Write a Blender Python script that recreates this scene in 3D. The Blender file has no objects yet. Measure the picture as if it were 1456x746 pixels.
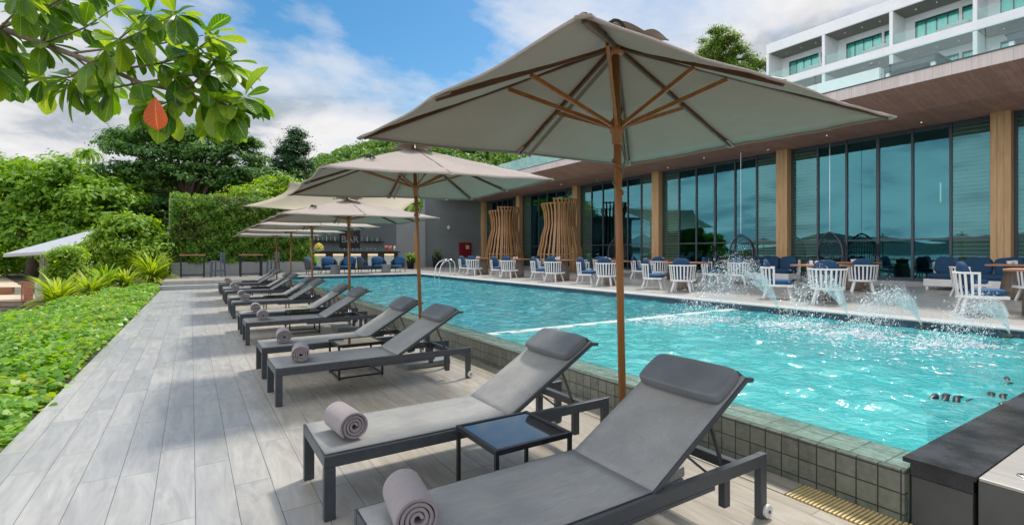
import bpy, math, random
import numpy as np
from mathutils import Vector, Matrix

random.seed(7); rng = np.random.default_rng(7)
R = math.radians; PI = math.pi
scn = bpy.context.scene
col = scn.collection

# ------------------------------------------------------------------ materials
def nt_new(name):
    m = bpy.data.materials.new(name); m.use_nodes = True
    nt = m.node_tree; nt.nodes.clear()
    out = nt.nodes.new('ShaderNodeOutputMaterial')
    return m, nt, out
class NB:
    """tiny node builder"""
    def __init__(s, nt): s.nt = nt
    def n(s, t, **kw):
        nd = s.nt.nodes.new(t)
        ins = kw.pop('ins', {})
        for k, v in kw.items(): setattr(nd, k, v)
        for k, v in ins.items():
            if isinstance(v, bpy.types.NodeSocket): s.nt.links.new(v, nd.inputs[k])
            else: nd.inputs[k].default_value = v
        return nd
    def math(s, op, a, b=0.0, c=None):
        d = {0: a, 1: b}
        if c is not None: d[2] = c
        return s.n('ShaderNodeMath', operation=op, ins=d).outputs[0]
    def mix(s, f, a, b, blend='MIX'):
        nd = s.n('ShaderNodeMix', data_type='RGBA', blend_type=blend)
        for k, v in ((0, f), (6, a), (7, b)):
            if isinstance(v, bpy.types.NodeSocket): s.nt.links.new(v, nd.inputs[k])
            else: nd.inputs[k].default_value = v if k == 0 else (tuple(v) + (1,))[:4]
        return nd.outputs[2]
    def noise(s, vec, scale, detail=3, rough=.55, dist=0):
        return s.n('ShaderNodeTexNoise', ins={'Vector': vec, 'Scale': scale, 'Detail': detail, 'Roughness': rough, 'Distortion': dist}).outputs[0]
    def ramp(s, f, stops):
        nd = s.n('ShaderNodeValToRGB', ins={0: f}); cr = nd.color_ramp
        while len(cr.elements) < len(stops): cr.elements.new(.5)
        for e, (p, c) in zip(cr.elements, stops):
            e.position = p; e.color = (tuple(c) + (1,))[:4] if hasattr(c, '__len__') else (c, c, c, 1)
        return nd.outputs[0]
    def coord(s, which='Object'): return s.n('ShaderNodeTexCoord').outputs[which]
    def pos(s): return s.n('ShaderNodeNewGeometry').outputs['Position']
    def mapping(s, v, scale=(1, 1, 1), loc=(0, 0, 0), rot=(0, 0, 0)):
        return s.n('ShaderNodeMapping', ins={'Vector': v, 'Scale': scale, 'Location': loc, 'Rotation': rot}).outputs[0]
    def bump(s, h, strength=.3, dist=.01, normal=None):
        d = {'Height': h, 'Strength': strength, 'Distance': dist}
        if normal is not None: d['Normal'] = normal
        return s.n('ShaderNodeBump', ins=d).outputs[0]
    def bsdf(s, col, rough=.5, normal=None, metal=0., spec=.5, **kw):
        d = {'Base Color': col if isinstance(col, bpy.types.NodeSocket) else (tuple(col) + (1,))[:4], 'Roughness': rough, 'Metallic': metal, 'Specular IOR Level': spec}
        if normal is not None: d['Normal'] = normal
        d.update(kw)
        return s.n('ShaderNodeBsdfPrincipled', ins=d).outputs[0]
    def link(s, a, b): s.nt.links.new(a, b)

def plain(name, c, rough=.5, var=.18, scale=6, bump=.0, bscale=60, metal=0., spec=.5, stretch=(1, 1, 1), c2=None, detail=5):
    m, nt, out = nt_new(name); b = NB(nt)
    v = b.mapping(b.coord(), stretch)
    f = b.noise(v, scale, detail, .6)
    f = b.ramp(f, ((.3, 0.), (.7, 1.)))
    a = tuple(x * (1 - var) for x in c); d = c2 if c2 else tuple(min(1, x * (1 + var)) for x in c)
    cc = b.mix(f, a, d)
    nm = None
    if bump: nm = b.bump(b.noise(v, bscale, 3), bump, .004)
    rr = b.math('MULTIPLY_ADD', f, .12, rough - .06)
    b.link(b.bsdf(cc, rr, nm, metal, spec), out.inputs[0])
    return m

def wood(name, c1, c2, rough=.45, axis=2, scale=14):
    m, nt, out = nt_new(name); b = NB(nt)
    st = [1, 1, 1]; st[axis] = .06
    v = b.mapping(b.coord(), tuple(st))
    f = b.noise(v, scale, 6, .65, .6)
    g = b.noise(b.coord(), 1.2, 2)
    cc = b.mix(b.ramp(f, ((.3, 0.), (.72, 1.))), c1, c2)
    cc = b.mix(b.math('MULTIPLY', g, .35), cc, tuple(x * .55 for x in c1))
    b.link(b.bsdf(cc, rough, b.bump(f, .15, .003)), out.inputs[0])
    return m

def foliage(name, c1, c2, c3, trans=.35, rough=.5, gloss=.35, brown=None):
    """leaf material: every leaf island has its own tint between three greens"""
    m, nt, out = nt_new(name); b = NB(nt)
    r = b.n('ShaderNodeNewGeometry').outputs['Random Per Island']
    big = b.noise(b.pos(), .9, 2)
    f = b.math('MULTIPLY_ADD', r, .65, b.math('MULTIPLY', big, .4))
    cc = b.ramp(f, ((.12, c1), (.5, c2), (.88, c3)))
    if brown: cc = b.mix(b.math('MULTIPLY', b.ramp(b.noise(b.pos(), .75, 4, .65), ((.47, 0.), (.62, 1.))), b.ramp(r, ((.25, 0.), (.6, .85)))), cc, brown)
    p = b.bsdf(cc, rough, spec=gloss)
    hs = b.n('ShaderNodeHueSaturation', ins={'Hue': .485, 'Saturation': 1.1, 'Value': 1.7, 'Color': cc}).outputs[0]
    t = b.n('ShaderNodeBsdfTranslucent', ins={'Color': hs}).outputs[0]
    b.link(b.n('ShaderNodeMixShader', ins={0: trans, 1: p, 2: t}).outputs[0], out.inputs[0])
    return m

def emit(name, c, s):
    m, nt, out = nt_new(name); b = NB(nt)
    b.link(b.n('ShaderNodeEmission', ins={'Color': c + (1,), 'Strength': s}).outputs[0], out.inputs[0]); return m

M = {}
M['frame'] = plain('charcoal powder-coated metal', (.05, .057, .065), .42, .2, 9, .12, 180)
M['black'] = plain('black metal', (.012, .013, .015), .4, .3, 9)
M['stool'] = plain('slate grey plastic', (.10, .125, .155), .5, .1)
M['wheel'] = plain('pale plastic', (.62, .6, .58), .4, .1)
M['steel'] = plain('polished steel', (.7, .7, .7), .16, .05, metal=1.)
M['white_paint'] = plain('white painted timber', (.74, .73, .7), .5, .08, 5, .1, 60)
M['white_wall'] = plain('white render', (.9, .9, .895), .75, .05, .5, .1, 40)
M['grey_wall'] = plain('dark grey render', (.19, .215, .215), .8, .12, .6, .2, 30)
M['mid_wall'] = plain('mid grey render', (.34, .355, .35), .8, .1, .5, .2, 30)
M['concrete'] = plain('pale concrete', (.38, .39, .38), .8, .12, 1.2, .2, 50)
M['navy'] = plain('navy cushion fabric', (.010, .052, .115), .85, .25, 14, .3, 220)
M['blue'] = plain('blue cushion fabric', (.014, .085, .19), .85, .2, 14, .3, 220)
M['wicker'] = plain('dark woven rattan', (.045, .047, .055), .6, .4, 40, .6, 90)
M['tan_wicker'] = plain('grey-brown woven rattan', (.22, .17, .13), .7, .45, 34, .8, 70, stretch=(1, 1, 3))
M['granite'] = plain('grey granite', (.2, .215, .22), .6, .35, 60, .3, 120)
M['stone_grey'] = plain('dark grey stone', (.075, .078, .074), .65, .25, 3, .25, 40)
M['stone_black'] = plain('black slate coping', (.014, .018, .026), .28, .6, 3.5, .1, 30, c2=(.035, .04, .05))
M['rattan_pole'] = wood('varnished hardwood', (.27, .105, .027), (.46, .20, .06), .35)
M['rib'] = wood('brown hardwood ribs', (.085, .036, .016), (.19, .08, .03), .4, 0)
M['column'] = wood('oiled cedar boards', (.52, .29, .12), (.74, .49, .26), .5)
M['slat'] = wood('bent teak slats', (.32, .15, .055), (.56, .31, .13), .45)
M['tabletop'] = wood('red-brown timber top', (.30, .12, .06), (.45, .22, .12), .4, 1)
M['bark'] = plain('tree bark', (.11, .085, .06), .9, .4, 8, .8, 30, stretch=(1, 1, .25))
M['twig'] = plain('pale twig bark', (.23, .17, .12), .8, .35, 30, .4, 60)
def mk_leaf_near(name, c1, c2, c3, trans):
    """broad leaf with a pale midrib and side veins (attributes: across -1..1, along 0..1)"""
    m, nt, out = nt_new(name); b = NB(nt)
    r = b.n('ShaderNodeNewGeometry').outputs['Random Per Island']
    ac = b.n('ShaderNodeAttribute', attribute_name='across').outputs['Fac']; al = b.n('ShaderNodeAttribute', attribute_name='along').outputs['Fac']
    aa = b.math('ABSOLUTE', ac)
    rib = b.ramp(aa, ((.03, 1.), (.09, 0.)))
    vs_ = b.math('FRACT', b.math('MULTIPLY', b.math('SUBTRACT', al, b.math('MULTIPLY', aa, .22)), 9.0))
    vein = b.math('MAXIMUM', rib, b.math('MULTIPLY', b.ramp(vs_, ((.0, 1.), (.12, 0.), (.9, 0.), (1., 1.))), .55))
    nz = b.noise(b.pos(), 28, 4, .6)
    cc = b.ramp(b.math('ADD', b.math('MULTIPLY', r, .75), b.math('MULTIPLY', nz, .25)), ((.1, c1), (.45, c2), (.85, c3)))
    spot = b.math('MULTIPLY', b.ramp(b.noise(b.pos(), 60, 3, .6), ((.62, 0.), (.7, 1.))), b.ramp(r, ((.55, 0.), (.75, .8))))
    cc = b.mix(spot, cc, (.16, .10, .02))
    cc = b.mix(b.math('MULTIPLY', vein, .6), cc, tuple(min(1, q * 1.5 + .05) for q in c3))
    nm = b.bump(b.math('ADD', vein, b.math('MULTIPLY', nz, .4)), .5, .003)
    p = b.bsdf(cc, .34, nm, spec=.5)
    hs = b.n('ShaderNodeHueSaturation', ins={'Hue': .485, 'Saturation': 1.1, 'Value': 1.8, 'Color': cc}).outputs[0]
    tl = b.n('ShaderNodeBsdfTranslucent', ins={'Color': hs}).outputs[0]
    b.link(b.n('ShaderNodeMixShader', ins={0: trans, 1: p, 2: tl}).outputs[0], out.inputs[0]); return m
M['leaf_near'] = mk_leaf_near('broad almond leaves', (.03, .105, .014), (.10, .225, .02), (.24, .34, .04), .5)
M['leaf_red'] = mk_leaf_near('red old leaf', (.25, .05, .022), (.33, .09, .035), (.42, .16, .06), .4)
M['stone_wall'] = plain('weathered brown stone', (.24, .19, .14), .9, .35, 4, .5, 20)
M['pink'] = plain('faded pink cloth', (.5, .16, .13), .8, .2)
M['leaf_tree'] = foliage('bright tree leaves', (.06, .165, .014), (.165, .34, .024), (.34, .50, .055), .42)
M['leaf_dark'] = foliage('dark tree leaves', (.026, .095, .024), (.075, .195, .04), (.21, .34, .07), .32)
M['leaf_conifer'] = foliage('fine blue-green needles', (.022, .07, .026), (.045, .12, .042), (.08, .17, .055), .25)
M['leaf_hill'] = foliage('hillside leaves', (.05, .13, .024), (.12, .25, .034), (.22, .36, .06), .3)
M['leaf_hedge'] = foliage('green wall leaves', (.04, .115, .015), (.12, .27, .028), (.33, .48, .06), .35, brown=(.15, .09, .04))
M['leaf_cover'] = foliage('creeping beach leaves', (.065, .20, .016), (.17, .37, .03), (.36, .52, .085), .45, .36, .5, brown=(.30, .36, .04))
M['leaf_strap'] = foliage('yellow-green strap leaves', (.12, .24, .02), (.28, .40, .035), (.46, .52, .07), .42)
M['leaf_bush'] = foliage('yellow-green shrub leaves', (.075, .19, .014), (.19, .36, .025), (.42, .52, .06), .42)
M['bottle'] = plain('bottle glass', (.28, .4, .4), .15, .5, 3)
M['bar_panel'] = plain('pale backlit bar panel', (.62, .68, .6), .5, .1)
M['bar_glow'] = emit('warm bar strip', (1., .8, .5), .4)
M['lamp'] = emit('warm downlight', (1., .9, .75), .5)
M['red'] = plain('red painted cabinet', (.20, .008, .014), .4, .15)
M['yellow_tag'] = plain('pale yellow plate', (.6, .52, .25), .5)
M['fruit'] = plain('yellow fruit', (.6, .5, .05), .45, .3, 20)
M['signboard'] = plain('dark brown signboard', (.035, .026, .026), .5)
M['sign_letter'] = plain('pale grey letters', (.38, .37, .36), .5)
M['sand'] = plain('beach sand', (.52, .405, .29), .95, .14, .8, .4, 20)
M['soil'] = plain('dark garden soil', (.06, .045, .03), .95, .4, 5, .5, 30)
M['hill'] = plain('wooded hillside', (.05, .11, .03), .95, .4, .08)
M['far_hill'] = plain('far blue-green hills', (.07, .12, .12), .95, .25, .01)
M['gazebo'] = plain('grey shade cloth', (.42, .44, .46), .7, .06)
M['sail'] = plain('tan shade sail', (.41, .355, .255), .8, .08, 1.5)
M['towel'] = None

def mk_canvas():
    m, nt, out = nt_new('taupe umbrella canvas'); b = NB(nt)
    v = b.coord()
    f = b.noise(v, 3, 4)
    w = b.noise(b.mapping(v, (1, 1, 1)), 300, 1)
    cc = b.mix(f, (.42, .36, .315), (.50, .44, .39))
    p = b.bsdf(cc, .85, b.bump(b.math('ADD', b.math('MULTIPLY', w, .25), b.noise(v, 4, 3, .5, 1.8)), .5, .02), spec=.2)
    t = b.n('ShaderNodeBsdfTranslucent', ins={'Color': (.40, .37, .28, 1)}).outputs[0]
    b.link(b.n('ShaderNodeMixShader', ins={0: .2, 1: p, 2: t}).outputs[0], out.inputs[0]); return m
M['canvas'] = mk_canvas()

def mk_sling():
    m, nt, out = nt_new('grey woven sling'); b = NB(nt)
    v = b.coord()
    wv = b.noise(b.mapping(v, (4, 150, 150)), 2, 2)
    cre = b.noise(b.mapping(v, (1.5, 5, 5)), 2.2, 3, .5, 1.)
    st = b.noise(b.mapping(v, (.7, 1, 2)), 3.2, 4, .6)
    dust = b.ramp(b.noise(v, 7, 6, .7), ((.45, 0.), (.8, 1.)))
    cc = b.mix(b.ramp(st, ((.35, 0.), (.7, 1.))), (.265, .265, .255), (.385, .38, .36))
    cc = b.mix(b.math('MULTIPLY', dust, .55), cc, (.42, .375, .35))
    cc = b.mix(b.math('MULTIPLY', b.ramp(wv, ((.35, 0.), (.65, 1.))), .4), cc, (.16, .165, .165))
    b.link(b.bsdf(cc, .55, b.bump(b.math('ADD', b.math('MULTIPLY', wv, .1), cre), .5, .012), spec=.35), out.inputs[0]); return m
M['sling'] = mk_sling()
M['pillow'] = plain('grey padded pillow vinyl', (.16, .17, .18), .48, .14, 6, .18, 160, spec=.4)

def mk_towel():
    m, nt, out = nt_new('mauve-grey terry towel'); b = NB(nt)
    v = b.coord()
    h = b.noise(v, 260, 2); g = b.noise(v, 16, 4)
    cc = b.mix(g, (.25, .21, .215), (.35, .30, .305))
    b.link(b.bsdf(cc, .95, b.bump(b.math('ADD', h, b.math('MULTIPLY', g, 1.5)), .7, .006), spec=.15, **{'Sheen Weight': .3}), out.inputs[0]); return m
M['towel'] = mk_towel()

def mk_table_glass():
    m, nt, out = nt_new('black table glass'); b = NB(nt)
    d = b.noise(b.coord(), 9, 5)
    b.link(b.bsdf((.006, .008, .01), b.math('MULTIPLY_ADD', d, .03, .015), spec=1., **{'IOR': 1.7}), out.inputs[0]); return m
M['table_glass'] = mk_table_glass()

def mk_deck(name, pw, pl, ca, cb, cc_, rough, rot=False, warm=False):
    """timber-look porcelain planks running along Y (or X)"""
    m, nt, out = nt_new(name); b = NB(nt)
    sp = b.n('ShaderNodeSeparateXYZ', ins={0: b.pos()})
    x, y = (sp.outputs[1], sp.outputs[0]) if rot else (sp.outputs[0], sp.outputs[1])
    u = b.math('DIVIDE', b.math('ADD', x, 50.0), pw)
    i = b.math('FLOOR', u)
    wn = b.n('ShaderNodeTexWhiteNoise', noise_dimensions='1D', ins={'W': i}).outputs[0]
    v = b.math('ADD', b.math('DIVIDE', b.math('ADD', y, 80.0), pl), wn)
    j = b.math('FLOOR', v)
    idv = b.n('ShaderNodeCombineXYZ', ins={0: i, 1: j}).outputs[0]
    w2 = b.n('ShaderNodeTexWhiteNoise', noise_dimensions='3D', ins={'Vector': idv})
    rnd = w2.outputs[0]
    fu = b.math('FRACT', u); fv = b.math('FRACT', v)
    eu = b.math('MULTIPLY', b.math('MINIMUM', fu, b.math('SUBTRACT', 1.0, fu)), pw)
    ev = b.math('MULTIPLY', b.math('MINIMUM', fv, b.math('SUBTRACT', 1.0, fv)), pl)
    e = b.math('MINIMUM', eu, ev)
    joint = b.math('LESS_THAN', e, .0016)
    off = b.math('MULTIPLY', rnd, 37.0)
    gv = b.n('ShaderNodeCombineXYZ', ins={0: b.math('MULTIPLY', x, 6.5), 1: b.math('MULTIPLY', y, .9), 2: off}).outputs[0]
    g1 = b.noise(gv, 1.4, 7, .62, 1.6)
    rings = b.math('FRACT', b.math('MULTIPLY', b.noise(gv, .75, 1, .4, .8), 9.0))
    c = b.mix(b.ramp(g1, ((.28, 0.), (.7, 1.))), ca, cb)
    c = b.mix(b.math('MULTIPLY', rnd, .42), c, cc_)
    if warm:  # bluish sky glare on the walkway painted in: planks turn warmer towards +X
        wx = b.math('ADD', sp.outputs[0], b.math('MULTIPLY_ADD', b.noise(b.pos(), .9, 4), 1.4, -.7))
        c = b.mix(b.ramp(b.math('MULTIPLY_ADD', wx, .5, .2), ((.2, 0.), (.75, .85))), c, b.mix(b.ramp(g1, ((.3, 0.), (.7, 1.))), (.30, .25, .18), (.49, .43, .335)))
    c = b.mix(b.math('MULTIPLY', b.ramp(rings, ((0, 1.), (.16, 0.), (.85, 0.), (1., 1.))), .26), c, tuple(q * 1.5 for q in ca))
    c = b.mix(b.math('MULTIPLY', b.ramp(b.noise(b.pos(), 1.1, 5, .65), ((.45, 0.), (.75, 1.))), .26), c, (.17, .155, .135))
    c = b.mix(joint, c, (.05, .048, .045))
    rr = b.math('MULTIPLY_ADD', b.noise(b.pos(), 1.1, 5, .6), .5, rough - .25)
    hgt = b.math('SUBTRACT', b.math('MULTIPLY', g1, .25), joint)
    b.link(b.bsdf(c, rr, b.bump(hgt, .35, .003), spec=.5), out.inputs[0]); return m
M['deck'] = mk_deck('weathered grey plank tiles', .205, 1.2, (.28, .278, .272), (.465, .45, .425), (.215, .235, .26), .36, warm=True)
M['terrace'] = mk_deck('pale terrace tiles', .6, 1.2, (.34, .315, .28), (.42, .395, .355), (.32, .30, .275), .35)
M['soffit'] = mk_deck('weathered soffit boards', .14, 3.4, (.50, .26, .20), (.64, .40, .32), (.33, .185, .145), .6, rot=True)
M['fascia'] = mk_deck('pale end-grain fascia boards', .35, 30, (.60, .49, .46), (.70, .60, .56), (.52, .42, .40), .6, rot=True)

def mk_tile(name, ax, s, ca, cb, cj, rough, bump=.6, jw=.005):
    m, nt, out = nt_new(name); b = NB(nt)
    sp = b.n('ShaderNodeSeparateXYZ', ins={0: b.pos()})
    x = b.math('DIVIDE', b.math('ADD', sp.outputs[ax[0]], 40.02), s[0]); y = b.math('DIVIDE', b.math('ADD', sp.outputs[ax[1]], 40.0 - .28), s[1])
    idv = b.n('ShaderNodeCombineXYZ', ins={0: b.math('FLOOR', x), 1: b.math('FLOOR', y)}).outputs[0]
    rnd = b.n('ShaderNodeTexWhiteNoise', noise_dimensions='3D', ins={'Vector': idv}).outputs[0]
    fx = b.math('FRACT', x); fy = b.math('FRACT', y)
    e = b.math('MINIMUM', b.math('MULTIPLY', b.math('MINIMUM', fx, b.math('SUBTRACT', 1.0, fx)), s[0]), b.math('MULTIPLY', b.math('MINIMUM', fy, b.math('SUBTRACT', 1.0, fy)), s[1]))
    j = b.ramp(b.math('DIVIDE', e, jw), ((.35, 1.), (1., 0.)))
    nz = b.noise(b.pos(), 22, 6, .65); n2 = b.noise(b.pos(), 4, 3)
    c = b.mix(rnd, ca, cb)
    c = b.mix(b.ramp(nz, ((.35, 0.), (.75, .6))), c, tuple(q * 1.7 for q in cb))
    c = b.mix(b.ramp(n2, ((.5, 0.), (.8, .4))), c, (.17, .15, .11))
    c = b.mix(j, c, cj)
    h = b.math('SUBTRACT', b.math('MULTIPLY', nz, .5), j)
    b.link(b.bsdf(c, rough, b.bump(h, bump, .006), spec=.5), out.inputs[0]); return m
M['tile_wall'] = mk_tile('green slate wall tiles', (1, 2), (.108, .112), (.085, .10, .08), (.155, .165, .135), (.03, .03, .027), .3)
M['tile_top'] = mk_tile('wet slate ledge tiles', (0, 1), (.178, .178), (.22, .29, .255), (.31, .37, .325), (.13, .155, .135), .08, .45)
M['tile_blue'] = mk_tile('dark blue pool edge tiles', (1, 2), (.2, .09), (.012, .035, .06), (.02, .055, .09), (.006, .015, .02), .2, .3)
M['tile_blue_end'] = mk_tile('dark blue pool end tiles', (0, 2), (.2, .09), (.012, .035, .06), (.02, .055, .09), (.006, .015, .02), .2, .3)
M['tile_floor'] = mk_tile('turquoise pool mosaic', (0, 1), (.1, .1), (.10, .50, .50), (.14, .58, .57), (.06, .36, .37), .3, .2)
M['tile_floor_shallow'] = mk_tile('pale turquoise pool mosaic', (0, 1), (.1, .1), (.24, .66, .64), (.30, .72, .70), (.14, .5, .5), .3, .2)
M['tile_divider'] = mk_tile('pale divider tiles', (0, 1), (.2, .2), (.50, .58, .54), (.58, .66, .62), (.3, .4, .38), .3, .2)

def mk_water():
    m, nt, out = nt_new('rippled pool water'); b = NB(nt)
    p = b.pos()
    v1 = b.mapping(p, (1, 1, 1), rot=(0, 0, R(25)))
    h = b.math('ADD', b.noise(v1, 5.5, 3, .55, .6), b.math('MULTIPLY', b.noise(v1, 17, 3, .5, .4), .3))
    nm = b.bump(h, .62, .05)
    fr = b.n('ShaderNodeFresnel', ins={'IOR': 1.45, 'Normal': nm}).outputs[0]
    gl = b.n('ShaderNodeBsdfGlossy', ins={'Color': (1, 1, 1, 1), 'Roughness': .07, 'Normal': nm}).outputs[0]
    tr = b.n('ShaderNodeBsdfTransparent', ins={'Color': (.62, .93, .92, 1)}).outputs[0]
    sp = b.n('ShaderNodeSeparateXYZ', ins={0: p})
    sh = b.ramp(b.math('MULTIPLY_ADD', sp.outputs[1], -1., 6.7), ((.0, 0.), (1., 1.)))
    # scattering body of the water; the children's basin (nearer than the divider) is shallower and paler
    body = b.mix(sh, (.004, .36, .42), (.045, .54, .555))
    body = b.mix(b.ramp(b.noise(v1, 4.2, 4, .6, 1.2), ((.42, 0.), (.68, .75))), body, (.22, .72, .70))
    df = b.n('ShaderNodeBsdfDiffuse', ins={'Color': body}).outputs[0]
    bd = b.n('ShaderNodeMixShader', ins={0: .55, 1: tr, 2: df}).outputs[0]
    b.link(b.n('ShaderNodeMixShader', ins={0: fr, 1: bd, 2: gl}).outputs[0], out.inputs[0]); return m
M['water'] = mk_water()

def mk_sea():
    m, nt, out = nt_new('sea water'); b = NB(nt)
    h = b.noise(b.pos(), .7, 4)
    b.link(b.bsdf((.05, .2, .22), .12, b.bump(h, .4, .3)), out.inputs[0]); return m
M['sea'] = mk_sea()

def mk_film():
    m, nt, out = nt_new('thin water film'); b = NB(nt)
    nm = b.bump(b.noise(b.mapping(b.pos(), (1.6, .6, 1)), 7, 3), .5, .03)
    fr = b.n('ShaderNodeFresnel', ins={'IOR': 1.4, 'Normal': nm}).outputs[0]
    gl = b.n('ShaderNodeBsdfGlossy', ins={'Roughness': .05, 'Normal': nm}).outputs[0]
    tr = b.n('ShaderNodeBsdfTransparent', ins={'Color': (.9, .97, .96, 1)}).outputs[0]
    b.link(b.n('ShaderNodeMixShader', ins={0: fr, 1: tr, 2: gl}).outputs[0], out.inputs[0]); return m
M['film'] = mk_film()

def mk_glass(name, tint, refl, k, tfac=1.0):
    m, nt, out = nt_new(name); b = NB(nt)
    nm = b.bump(b.noise(b.pos(), .5, 1), .06, .05)
    lw = b.n('ShaderNodeFresnel', ins={'IOR': 1.5}).outputs[0]
    f = b.math('MULTIPLY_ADD', lw, .75, k)
    f = b.math('MINIMUM', f, .9)
    gl = b.n('ShaderNodeBsdfGlossy', ins={'Color': refl + (1,), 'Roughness': .01, 'Normal': nm}).outputs[0]
    tr = b.n('ShaderNodeBsdfTransparent', ins={'Color': tint + (1,)}).outputs[0]
    b.link(b.n('ShaderNodeMixShader', ins={0: f, 1: tr, 2: gl}).outputs[0], out.inputs[0]); return m
M['pane'] = mk_glass('teal tinted facade glass', (.55, .76, .72), (.095, .275, .325), .34)
def mk_louvre():
    m, nt, out = nt_new('glass over pale green louvres'); b = NB(nt)
    sp = b.n('ShaderNodeSeparateXYZ', ins={0: b.pos()})
    s = b.ramp(b.math('FRACT', b.math('MULTIPLY', b.math('ADD', sp.outputs[2], b.math('MULTIPLY', b.noise(b.pos(), 1.5, 2), .03)), 8.5)), ((0, .15), (.25, 1.), (.7, .8), (1., .15)))
    up = b.ramp(sp.outputs[2], ((.0, 1.), (1., 1.)))
    df = b.bsdf((.17, .27, .18), .6)
    gl = b.n('ShaderNodeBsdfGlossy', ins={'Color': (.11, .30, .34, 1), 'Roughness': .01}).outputs[0]
    tr = b.n('ShaderNodeBsdfTransparent', ins={'Color': (.35, .5, .45, 1)}).outputs[0]
    a = b.n('ShaderNodeMixShader', ins={0: b.math('MULTIPLY', s, .6), 1: tr, 2: df}).outputs[0]
    b.link(b.n('ShaderNodeMixShader', ins={0: .34, 1: a, 2: gl}).outputs[0], out.inputs[0]); return m
M['louvre_pane'] = mk_louvre()
M['hotel_pane'] = mk_glass('green hotel glass', (.62, .98, .92), (.6, .85, .85), .08)
M['balu'] = mk_glass('clear balustrade glass', (.86, .95, .94), (.85, .95, .95), .015)
M['spray'] = None
def mk_spray(name, d, sheet):
    m, nt, out = nt_new(name); b = NB(nt)
    p = b.bsdf((.86, .9, .92), .12, spec=.8)
    t = b.n('ShaderNodeBsdfTransparent', ins={'Color': (.95, .98, .98, 1)}).outputs[0]
    f = d
    if sheet:
        f = b.math('MULTIPLY', b.ramp(b.noise(b.mapping(b.coord(), (3, 3, 1)), 16, 5, .7, 1.5), ((.4, 0.), (.62, 1.))), d)
    b.link(b.n('ShaderNodeMixShader', ins={0: f, 1: t, 2: p}).outputs[0], out.inputs[0]); return m
M['drop'] = mk_spray('white water drops', .8, False)
M['sheet'] = mk_spray('broken water sheet', .85, True)
M['foam'] = mk_spray('pool foam flecks', .7, False)
M['blind'] = plain('pale green window blinds', (.60, .68, .48), .7, .1)
M['curtain'] = plain('teal sheer curtain', (.34, .86, .80), .8, .25, 5, stretch=(3, 3, .1))
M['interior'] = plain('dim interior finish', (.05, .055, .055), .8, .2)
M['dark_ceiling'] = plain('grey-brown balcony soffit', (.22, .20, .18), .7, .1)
M['frame_alu'] = plain('slate-blue aluminium frames', (.05, .068, .085), .4, .15)
M['grate'] = plain('yellow slatted grating', (.60, .47, .22), .5, .15, 10)
M['bark_log'] = M['bark']

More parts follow.
